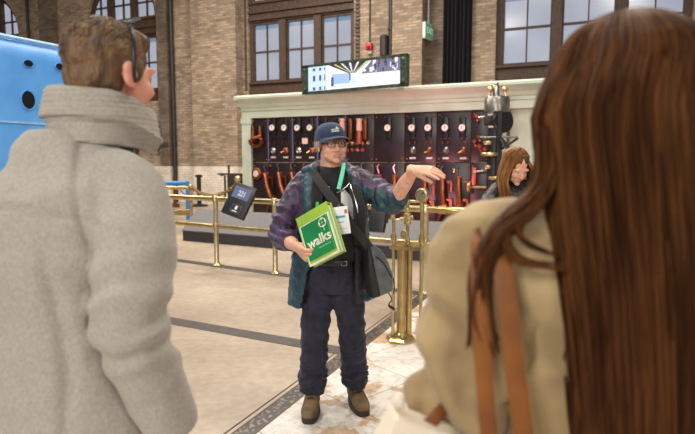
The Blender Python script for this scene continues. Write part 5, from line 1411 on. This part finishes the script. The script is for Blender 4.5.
# ------------------------------------------------------------------ long haired woman in the tan jacket, seen from behind
wf = V((.40, .90, 0))
wom = empty('person', wf, 0, label='woman with long auburn hair and tan jacket seen from behind', cat='person')
WH = head_basis(math.radians(-24), math.radians(-3), 0)
Wc = V((.408, .87, 1.580))
body = MB(); WP = add_head(body, Wc, WH, .98)
wx, wy, wyaw = .385, .90, math.radians(8)
wr = V((math.cos(wyaw), math.sin(wyaw), 0)); wfw = V((-math.sin(wyaw), math.cos(wyaw), 0))
def U_(a, b, z): return V((wx, wy, z)) + wr * a + wfw * b
def wrow(a, b, z, rx, ry): p = U_(a, b, z); return (p.x, p.y, z, rx, ry, wyaw)
body.tube([U_(0, -.01, 1.34), U_(0, .0, 1.44), WP(0, -.03, -.05)], [.065, .05, .05], 16, 3)
body.stack([wrow(0, 0, 1.41, .09, .06), wrow(0, 0, 1.36, .15, .08), wrow(0, 0, 1.22, .15, .105), wrow(0, 0, 1.05, .13, .095), wrow(0, 0, .90, .16, .11), wrow(0, 0, .80, .16, .11)], sub=3)
lS, lE, lW = U_(-.168, 0, 1.352), V((.192, .89, 1.13)), V((.158, 1.03, .955))
rS, rE, rW = U_(.175, 0, 1.345), U_(.23, -.02, 1.07), U_(.19, .16, .95)
for a, b, c in ((lS, lE, lW), (rS, rE, rW)): limb(body, [a, (a + b) / 2, b, (b + c) / 2, c], [.047, .042, .037, .035, .025])
add_hand(body, lW, (-.15, .5, -.75), (-.6, -.4, -.1), (-.3, .7, .5), [(25, 30, 20)] * 4, spread=3, k=.92)
add_hand(body, rW, (0, .5, -.7), (.8, -.3, 0), (0, .7, .5), [(25, 30, 20)] * 4, spread=3, k=.92)
for q in (-1, 1):
    limb(body, [U_(q * .085, 0, .84), U_(q * .09, .01, .47), U_(q * .08, 0, .09)], [.088, .055, .04])
    body.tube([U_(q * .08, -.04, .05), U_(q * .085, .05, .045), U_(q * .09, .15, .025)], [.036, .038, .024], 12, 2)
hp3 = head_pick(WP, WH, .98)
fuse('body', body, .0042, BODY_MATS(M_skin2), wom, wf, smooth=2, pick=lambda c, n: hp3(c, n) if c.z > 1.5 else 0)

M_tan = mat('tan_cotton', (170, 147, 106), .85, col2=(142, 121, 85), scale=10, bump=.15, bscale=300, sheen=.2)
mb = MB()
mb.stack([wrow(0, 0, 1.455, .07, .06), wrow(0, 0, 1.42, .10, .075), wrow(-.01, -.005, 1.392, .155, .095), wrow(-.005, -.005, 1.35, .182, .115), wrow(0, -.005, 1.25, .182, .132), wrow(.01, 0, 1.10, .150, .128), wrow(.02, 0, 1.0, .142, .125), wrow(.02, 0, .90, .150, .135), wrow(.02, 0, .80, .16, .145)], sub=4, seg=40)
mb.tube([U_(-.08, 0, 1.375), lS + V((-.004, 0, .004)), lS.lerp(lE, .4) + V((-.004, -.01, 0)), lE + V((-.004, -.010, 0)), lE.lerp(lW, .5) + V((.0, 0, -.015)), lW + V((0, 0, -.006))], [.060, .071, .076, .074, .056, .046], 20, 5)
mb.tube([U_(.08, 0, 1.40), rS, rS.lerp(rE, .4), rE, rE.lerp(rW, .5), rW], [.065, .078, .078, .07, .062, .05], 20, 4)
fw_ = folds(.014, (8, 8, 9), (24, 24, 26), 9.1)
def wdisp(c, n):
    v = fw_(c, n)
    if c.x < .27:
        v += .012 * math.sin((c.z * .8 + (c.x - .2) * .9) * 58 + 4 * noise.noise(c * 7)) * min(1, max(0, (1.33 - c.z) / .1))
    return v
fuse('jacket', mb, .006, M_tan, wom, wf, smooth=3, disp=wdisp)
# black top showing below the bent elbow
mb = MB(); mb.stack([wrow(-.02, .07, 1.22, .10, .06), wrow(-.05, .075, 1.12, .15, .07), wrow(-.055, .08, 1.0, .165, .075), wrow(-.055, .08, .86, .17, .075)], sub=3); fuse('black_top', mb, .007, M_shirt, wom, wf, smooth=2)
# lower garment
mb = MB(); mb.stack([wrow(0, 0, .98, .16, .115), wrow(0, 0, .84, .175, .125), wrow(0, 0, .70, .165, .115)], sub=2)
for q in (-1, 1): limb(mb, [U_(q * .088, 0, .83), U_(q * .09, .01, .47), U_(q * .08, 0, .08)], [.10, .07, .055])
fuse('trousers', mb, .009, M_shirt, wom, wf, smooth=2)
for q in (-1, 1):
    mb = MB(); mb.tube([U_(q * .08, -.06, .04), U_(q * .083, .0, .05), U_(q * .088, .09, .045), U_(q * .09, .17, .03)], [(.04, .042), (.045, .048), (.036, .045), (.024, .03)], 14, 3); fuse('shoe', mb, .008, M_belt, wom, wf)

# the long hair: an under-layer and hundreds of locks falling over it
def hair_mat(name, dark, mid, light):
    m, nt, N, L, b = new_mat(name)
    tc = N.new('ShaderNodeTexCoord'); mp = N.new('ShaderNodeMapping'); mp.inputs['Scale'].default_value = (26, 26, 2.0)
    L.new(tc.outputs['Object'], mp.inputs['Vector'])
    nz = N.new('ShaderNodeTexNoise'); nz.inputs['Scale'].default_value = 1.6; nz.inputs['Detail'].default_value = 5; L.new(mp.outputs['Vector'], nz.inputs['Vector'])
    ge = N.new('ShaderNodeNewGeometry')
    mx = N.new('ShaderNodeMath'); mx.operation = 'MULTIPLY_ADD'; mx.inputs[1].default_value = .45; L.new(ge.outputs['Random Per Island'], mx.inputs[0])
    m2 = N.new('ShaderNodeMath'); m2.operation = 'MULTIPLY'; m2.inputs[1].default_value = .6; L.new(nz.outputs['Fac'], m2.inputs[0]); L.new(m2.outputs[0], mx.inputs[2])
    rp = N.new('ShaderNodeValToRGB'); e = rp.color_ramp.elements
    e[0].position = .22; e[0].color = rgb(dark); e[1].position = .85; e[1].color = rgb(light); x = e.new(.5); x.color = rgb(mid)
    L.new(mx.outputs[0], rp.inputs['Fac']); L.new(rp.outputs['Color'], b.inputs['Base Color'])
    b.inputs['Roughness'].default_value = .5; b.inputs['Specular IOR Level'].default_value = .35; b.inputs['Specular Tint'].default_value = rgb((230, 160, 90))
    return m
M_auburn = hair_mat('auburn_hair', (24, 14, 10), (50, 29, 18), (102, 63, 36))
s, f, u = WH; HW = Matrix((s, f, u)).transposed()
bx = V((wx + .03, wy - .085, 0))
def hair_sect(z):
    """centre and half widths of the falling hair below the head"""
    t = min(1, max(0, (1.60 - z) / .75))
    return V((Wc.x + .012 * t + .035 * t, Wc.y - .020 - .095 * min(1, t * 2.2), z)), .122 - .012 * t - .02 * max(0, t - .5), .112 - .055 * min(1, t * 2.0)
mb = MB(); mb.ell(WP(0, -.022, .036), (.098, .112, .096), HW, 28, 18)
rows = []
for i in range(14):
    z = 1.60 - i * .060
    c_, rx, ry = hair_sect(z); kk = (.70, .86, .95)[i] if i < 3 else 1; rx *= kk; ry *= kk; rows.append((c_.x, c_.y, z, rx * .97, ry * .95, .1))
mb.stack(rows, seg=30, sub=1)
def hdisp(c, n):
    a = math.atan2(c.y - Wc.y, c.x - Wc.x)
    return .006 * noise.noise(V((c.x * 45, c.y * 45, c.z * 3.0))) + .003 * noise.noise(V((c.x * 120, c.y * 120, c.z * 5)))
fuse('hair', mb, .006, M_auburn, wom, wf, smooth=4, disp=hdisp)
mb = MB(); rnd = random.Random(21)
for k in range(3000):
    psi = rnd.uniform(-2.55, 2.55)            # 0 = back of the head
    d0 = (-f) * math.cos(psi) + s * math.sin(psi)
    part = rnd.uniform(.0, .9)
    lift = rnd.uniform(-.002, .010)
    dloc = V((math.sin(psi), -math.cos(psi)))
    pts = []
    for q in (.12 + .3 * part, .5 + .25 * part, .95, 1.3):
        x = dloc.x * math.sin(q) * (.100 + lift); y = -.022 + dloc.y * math.sin(q) * (.114 + lift); z = .036 + math.cos(q) * (.098 + lift)
        pts.append(WP(x, y, z))
    zend = rnd.uniform(.86, 1.12) if abs(psi) < 1.9 else rnd.uniform(1.0, 1.3)
    z = pts[-1].z - .075; wob = rnd.uniform(-1, 1) * .006; ph = rnd.uniform(0, 6)
    adir = math.atan2(d0.y, d0.x) + rnd.uniform(-.08, .08)
    while z > zend:
        c_, rx, ry = hair_sect(z)
        e_ = 1.0 + lift * 6 + rnd.uniform(-.02, .03)
        pts.append(V((c_.x + math.cos(adir) * rx * e_ + wob * math.sin(ph + z * 9), c_.y + math.sin(adir) * ry * e_ + wob * math.cos(ph + z * 8), z))); z -= .085
    r0 = rnd.uniform(.0008, .0024)
    mb.tube(pts, [r0 * .6] + [r0] * (len(pts) - 3) + [r0 * .8, r0 * .25], 5, 2)
mb.build('hair_lock', M_auburn, wom, wf)
# locks swept forward over the photo-left shoulder
mb = MB()
def sweep(pts, n, r, jit, seed):
    rr = random.Random(seed)
    for k in range(n):
        j = V((rr.uniform(-1, 1), rr.uniform(-1, 1), rr.uniform(-1, 1))) * jit
        P = [at(*p) + j * (1.0 if i else .5) + V((rr.uniform(-1, 1), rr.uniform(-.6, .6), rr.uniform(-1, 1))) * jit * .35 for i, p in enumerate(pts)]
        q = r * rr.uniform(.5, 1.1); mb.tube(P, [q * .7] + [q] * (len(P) - 2) + [q * .4], 6, 4)
sweep([(545, 130, .80), (548, 175, .785), (530, 205, .775), (500, 232, .765), (484, 262, .755), (482, 310, .75), (490, 350, .75)], 34, .0045, .011, 1)
sweep([(548, 150, .79), (540, 195, .775), (512, 222, .765), (506, 246, .755), (525, 262, .745), (562, 268, .74)], 9, .0035, .005, 2)
sweep([(552, 150, .79), (545, 200, .77), (520, 226, .76), (527, 244, .75), (556, 256, .742)], 6, .003, .005, 3)
sweep([(540, 140, .80), (535, 190, .785), (506, 222, .775), (490, 250, .765), (478, 300, .76), (474, 345, .76)], 14, .004, .009, 4)
mb.build('hair_lock', M_auburn, wom, wf)
# spectacles
gl_ = MB()
for q in (-1, 1):
    cpt = WP(q * .032, .104, -.002)
    gl_.tube([cpt + (s * (.026 * math.cos(t)) + u * (.023 * math.sin(t))) for t in [2 * PI * k / 24 for k in range(25)]], .002, 6)
    gl_.tube([WP(q * .058, .094, .004), WP(q * .078, .05, .004), WP(q * .084, -.01, -.004)], .002, 6, 3)
gl_.tube([WP(-.008, .105, .003), WP(0, .108, .005), WP(.008, .105, .003)], .002, 6, 3)
glo = gl_.build('glasses', mat('pale_spectacle_frame', (196, 186, 176), .25, .7), wom, wf)
for q in (-1, 1):
    mb = MB(); cpt = WP(q * .032, .104, -.002); mb.prism([(.025 * math.cos(t), .022 * math.sin(t)) for t in [2 * PI * k / 24 for k in range(24)]], -.001, .001, (s, u, f), cpt)
    lm = mat('clear_lens', (190, 200, 225), .05, spec=1.0); lm.node_tree.nodes['Principled BSDF'].inputs['Alpha'].default_value = .45
    mb.build('lens', lm, glo, wf)
# tan leather shoulder bag: straps over her shoulder, body below the frame
bgp = V((.30, .80, .80))
sbg = empty('shoulder_bag', bgp, 0, label='tan leather shoulder bag with two long straps on the auburn haired woman\'s back', cat='bag')
M_lea = mat('cognac_leather', (134, 78, 20), .6, col2=(108, 60, 14), scale=14)
mb = MB(); mb.box(bgp + V((.02, -.06, -.14)), (.30, .10, .26), bev=.03); mb.build('pouch', M_lea, sbg, bgp)
for pts in ([(479, 238, .90), (479, 236, .80), (479, 262, .760), (480, 300, .742), (482, 345, .74), (486, 400, .74), (492, 470, .74)], [(497, 236, .90), (499, 234, .80), (502, 262, .758), (508, 310, .738), (515, 370, .735), (524, 434, .735), (532, 470, .735)]):
    mb = MB(); w_ = .0125 if pts[0][0] < 490 else .0145
    mb.tube([at(*p) for p in pts], [(.0035, w_)] * len(pts), 10, 4, ref=(0, -1, .1)); mb.build('strap', M_lea, sbg, bgp)
# paper carrier held low in her hand
pc = at(428, 452, .96)
pb_ = empty('paper_bag', pc, 0, label='white paper bag with orange strap held low beside the tan jacketed woman\'s elbow', cat='bag')
M_pap = mat('white_paper', (232, 222, 204), .7, col2=(224, 212, 192), scale=6)
PM = Matrix.Rotation(math.radians(24), 3, 'Y') @ Matrix.Rotation(math.radians(10), 3, 'Z')
mb = MB(); mb.box(at(400, 480, .80), (.12, .05, .20), PM, bev=.004); mb.build('body', M_pap, pb_, pc, smooth=0)
mb = MB(); mb.tube([at(415, 440, .80), at(424, 430, .80), at(436, 417, .80), at(448, 404, .82)], [(.003, .011)] * 4, 8, 3, ref=(0, -1, 0)); mb.build('strap', M_lea, pb_, pc)
mb = MB(); mb.ell(at(399, 401, .80), (.010, .008, .012)); mb.build('tag', M_pap, pb_, pc)

# ------------------------------------------------------------------ young woman behind, looking down at her phone
yf = V((1.22, 4.05, 0))
yo = empty('person', yf, 0, label='person with long light brown hair in black leather jacket looking down by the railing', cat='person')
YY = 4.0
YH = head_basis(PI - math.radians(18), math.radians(-30), 0)
Yc = at(516, 167, YY)
body = MB(); YP = add_head(body, Yc, YH, .96)
ycx = at(521, 220, 4.08).x
body.tube([V((ycx, 4.10, 1.28)), V((ycx, 4.09, 1.36)), YP(0, -.03, -.06)], [.06, .047, .047], 14, 3)
body.stack([(ycx, 4.09, 1.34, .085, .06), (ycx, 4.09, 1.29, .15, .08), (ycx, 4.08, 1.16, .15, .105), (ycx, 4.08, 1.0, .125, .095), (ycx, 4.08, .85, .155, .11), (ycx, 4.08, .76, .155, .11)], sub=3)
yS, yE, yW = V((ycx - .165, 4.08, 1.275)), at(482, 220, 3.98), at(500, 221, 3.78)
zS, zE, zW = V((ycx + .165, 4.08, 1.275)), V((ycx + .23, 4.02, 1.04)), V((ycx + .06, 3.82, 1.08))
for a, b, c in ((yS, yE, yW), (zS, zE, zW)): limb(body, [a, (a + b) / 2, b, (b + c) / 2, c], [.047, .042, .037, .034, .025])
add_hand(body, yW, (.75, -.25, .15), (-.3, -.8, -.4), (.1, -.2, 1), [(30, 30, 15)] * 4, spread=2, k=.9, thumb=(.5, -.2, .8))
add_hand(body, zW, (-.75, -.25, .15), (.3, -.8, -.4), (0, -.2, 1), [(30, 30, 15)] * 4, spread=2, k=.9, thumb=(-.5, -.2, .8))
for q in (-1, 1):
    limb(body, [V((ycx + q * .085, 4.08, .80)), V((ycx + q * .09, 4.06, .45)), V((ycx + q * .09, 4.08, .09))], [.088, .055, .04])
    body.tube([V((ycx + q * .09, 4.10, .05)), V((ycx + q * .09, 4.02, .045)), V((ycx + q * .1, 3.91, .025))], [.036, .038, .024], 12, 2)
hp4 = head_pick(YP, YH, .96)
fuse('body', body, .0042, BODY_MATS(M_skin2), yo, yf, smooth=2, pick=lambda c, n: hp4(c, n) if c.z > 1.36 else 0)
M_leaj = mat('black_leather_jacket', (40, 35, 32), .45, col2=(25, 22, 21), scale=14, bump=.2, bscale=120)
mb = MB()
mb.stack([(ycx, 4.09, 1.37, .075, .065), (ycx, 4.09, 1.335, .13, .09), (ycx, 4.085, 1.29, .19, .115), (ycx, 4.08, 1.16, .19, .135), (ycx, 4.08, 1.0, .165, .125), (ycx, 4.08, .85, .18, .135)], sub=4, seg=32)
mb.tube([V((ycx - .08, 4.09, 1.32)), yS, (yS + yE) / 2 + V((-.012, 0, 0)), yE, yE.lerp(yW, .5), yE.lerp(yW, .9)], [.06, .078, .076, .07, .060, .044], 18, 4)
mb.tube([V((ycx + .08, 4.09, 1.32)), zS, (zS + zE) / 2, zE, zE.lerp(zW, .5), zE.lerp(zW, .9)], [.06, .078, .076, .07, .060, .044], 18, 4)
mb.tube([V((ycx - .10, 3.99, 1.30)), V((ycx - .09, 4.10, 1.385)), V((ycx, 4.17, 1.40)), V((ycx + .09, 4.10, 1.385)), V((ycx + .10, 3.99, 1.30))], [(.02, .03)] * 5, 12, 4)
fuse('jacket', mb, .006, M_leaj, yo, yf, smooth=2, disp=lambda c, n: folds(.009, (11, 11, 16), (34, 34, 40), 2.7)(c, n) + (.008 * math.sin(c.z * 90 + 5 * noise.noise(c * 8)) if c.z < 1.22 else 0))
mb = MB(); mb.stack([(ycx, 4.075, 1.33, .05, .05), (ycx - .005, 3.985, 1.27, .055, .03), (ycx - .01, 3.955, 1.12, .06, .025)], sub=3); mb.build('scarf', mat('pale_print_scarf', (176, 180, 180), .8, col2=(92, 100, 108), scale=40), yo, yf)
mb = MB(); mb.stack([(ycx, 4.08, .98, .15, .112), (ycx, 4.08, .90, .160, .118), (ycx, 4.08, .76, .168, .122), (ycx, 4.08, .66, .155, .11)], sub=2)
for q in (-1, 1): limb(mb, [V((ycx + q * .085, 4.08, .78)), V((ycx + q * .09, 4.06, .45)), V((ycx + q * .09, 4.08, .07))], [.098, .07, .055])
fuse('trousers', mb, .009, M_shirt, yo, yf, smooth=2)
for q in (-1, 1):
    mb = MB(); mb.tube([V((ycx + q * .09, 4.12, .04)), V((ycx + q * .09, 4.08, .05)), V((ycx + q * .09, 3.98, .045)), V((ycx + q * .1, 3.89, .03))], [(.04, .042), (.045, .048), (.036, .045), (.024, .03)], 14, 3); fuse('shoe', mb, .008, M_belt, yo, yf)
M_lbrown = hair_mat('light_brown_hair', (70, 44, 26), (118, 80, 48), (176, 132, 84))
s, f, u = YH; HY = Matrix((s, f, u)).transposed()
mb = MB(); mb.ell(YP(0, -.03, .038), (.086, .100, .090), HY, 24, 16)
mb.tube([YP(0, -.06, .0), V((ycx, 4.17, 1.40)), V((ycx, 4.20, 1.25)), V((ycx, 4.20, 1.10))], [(.07, .08), (.06, .10), (.04, .11), (.02, .08)], 20, 3, ref=(0, 1, 0))
fuse('hair', mb, .006, M_lbrown, yo, yf, smooth=3, disp=lambda c, n: .004 * noise.noise(V((c.x * 60, c.y * 60, c.z * 8))))
mb = MB(); rnd = random.Random(31)
for k in range(240):
    psi = rnd.choice((-1, 1)) * rnd.uniform(.5, 2.35); lift = rnd.uniform(0, .008)
    pts = []
    for q in (.1, .5, .95, 1.4): pts.append(YP(math.sin(psi) * math.sin(q) * (.087 + lift), -.03 - math.cos(psi) * math.sin(q) * (.101 + lift), .038 + math.cos(q) * (.091 + lift)))
    sgn = 1 if psi > 0 else -1; side_ = s * sgn
    e = pts[-1]
    fr = (abs(psi) - .5) / 1.85
    zt_ = rnd.uniform(1.10, 1.22)
    tgt = V((ycx + (side_.x * (.11 + .08 * rnd.random())), 3.93 + (1 - fr) * .16, zt_))
    mid = e.lerp(tgt, .35) + side_ * .042 + V((0, -.02 * fr, -.02)); mid2 = e.lerp(tgt, .7) + side_ * .015 + V((0, -.05 * fr, 0))
    pts += [mid, mid2, tgt]
    r0 = rnd.uniform(.003, .007); mb.tube(pts, [r0 * .6] + [r0] * 4 + [r0 * .8, r0 * .3], 5, 3)
mb.build('hair_lock', M_lbrown, yo, yf)
mb = MB(); q = (yW + zW) / 2 + V((.02, -.08, .06)); mb.box(q, (.07, .010, .145), Matrix.Rotation(math.radians(-50), 3, 'X'), bev=.004); o = mb.build('phone', M_dark, smooth=30); tag(o, 'dark phone in the hands of the person in the leather jacket', 'phone')
# hair clip
mb = MB(); mb.tube([YP(-.05, .03, .115), YP(-.02, .05, .122), YP(.02, .05, .122)], .004, 6, 3); mb.build('hair_clip', M_steel, yo, yf)
# ================================================================== light and camera
w = bpy.data.worlds.new('World'); bpy.context.scene.world = w; w.use_nodes = True
bg = w.node_tree.nodes['Background']; bg.inputs[0].default_value = (1.0, 0.93, 0.84, 1); bg.inputs[1].default_value = 0.34
def area(name, loc, to, sx_, sy_, power, col):
    l = bpy.data.lights.new(name, 'AREA'); l.shape = 'RECTANGLE'; l.size = sx_; l.size_y = sy_; l.energy = power; l.color = col
    o = bpy.data.objects.new(name, l); C.objects.link(o); o.location = loc
    o.rotation_euler = (V(to) - V(loc)).to_track_quat('-Z', 'Y').to_euler()
    return o
warm = (1.0, 0.9, 0.79)
for i, (x, y) in enumerate(((-4, 3), (2.5, 3.5), (-5, 9), (1.5, 8.5), (-9, 14), (-2, 14))):
    area('hall_lamp', (x, y, 9), (x, y, 0), 1.6, 1.6, 950 if y > 12 else 560, warm)
area('daylight_window', (-5, -7, 6.0), (0, 5, 1), 3, 3, 1100, (1.0, 0.95, 0.9))
area('daylight_window', (5, -8, 6.0), (0, 5, 1), 3, 3, 500, (1.0, 0.95, 0.9))
area('red_exhibit_lamp', (0.9, 9.3, 0.55), (1.0, 11.0, 2.5), 0.4, 0.4, 55, (1.0, 0.30, 0.36))
sc = bpy.context.scene
sc.view_settings.view_transform = 'Standard'; sc.view_settings.look = 'None'; sc.view_settings.gamma = 1; sc.view_settings.exposure = -0.55
sc.view_settings.use_curve_mapping = False
sc.cycles.use_denoising = True
sc.cycles.max_bounces = 6
cam = bpy.data.cameras.new('camera'); co = bpy.data.objects.new('camera', cam); C.objects.link(co)
cam.sensor_fit = 'HORIZONTAL'; cam.sensor_width = 36; cam.lens = 36 * FPX / 695
co.location = CAM; co.rotation_euler = (PI / 2 - PITCH, 0, 0)
cam.dof.use_dof = True; cam.dof.focus_distance = 3.3; cam.dof.aperture_fstop = 3.2
cam.clip_start = 0.05
sc.camera = co
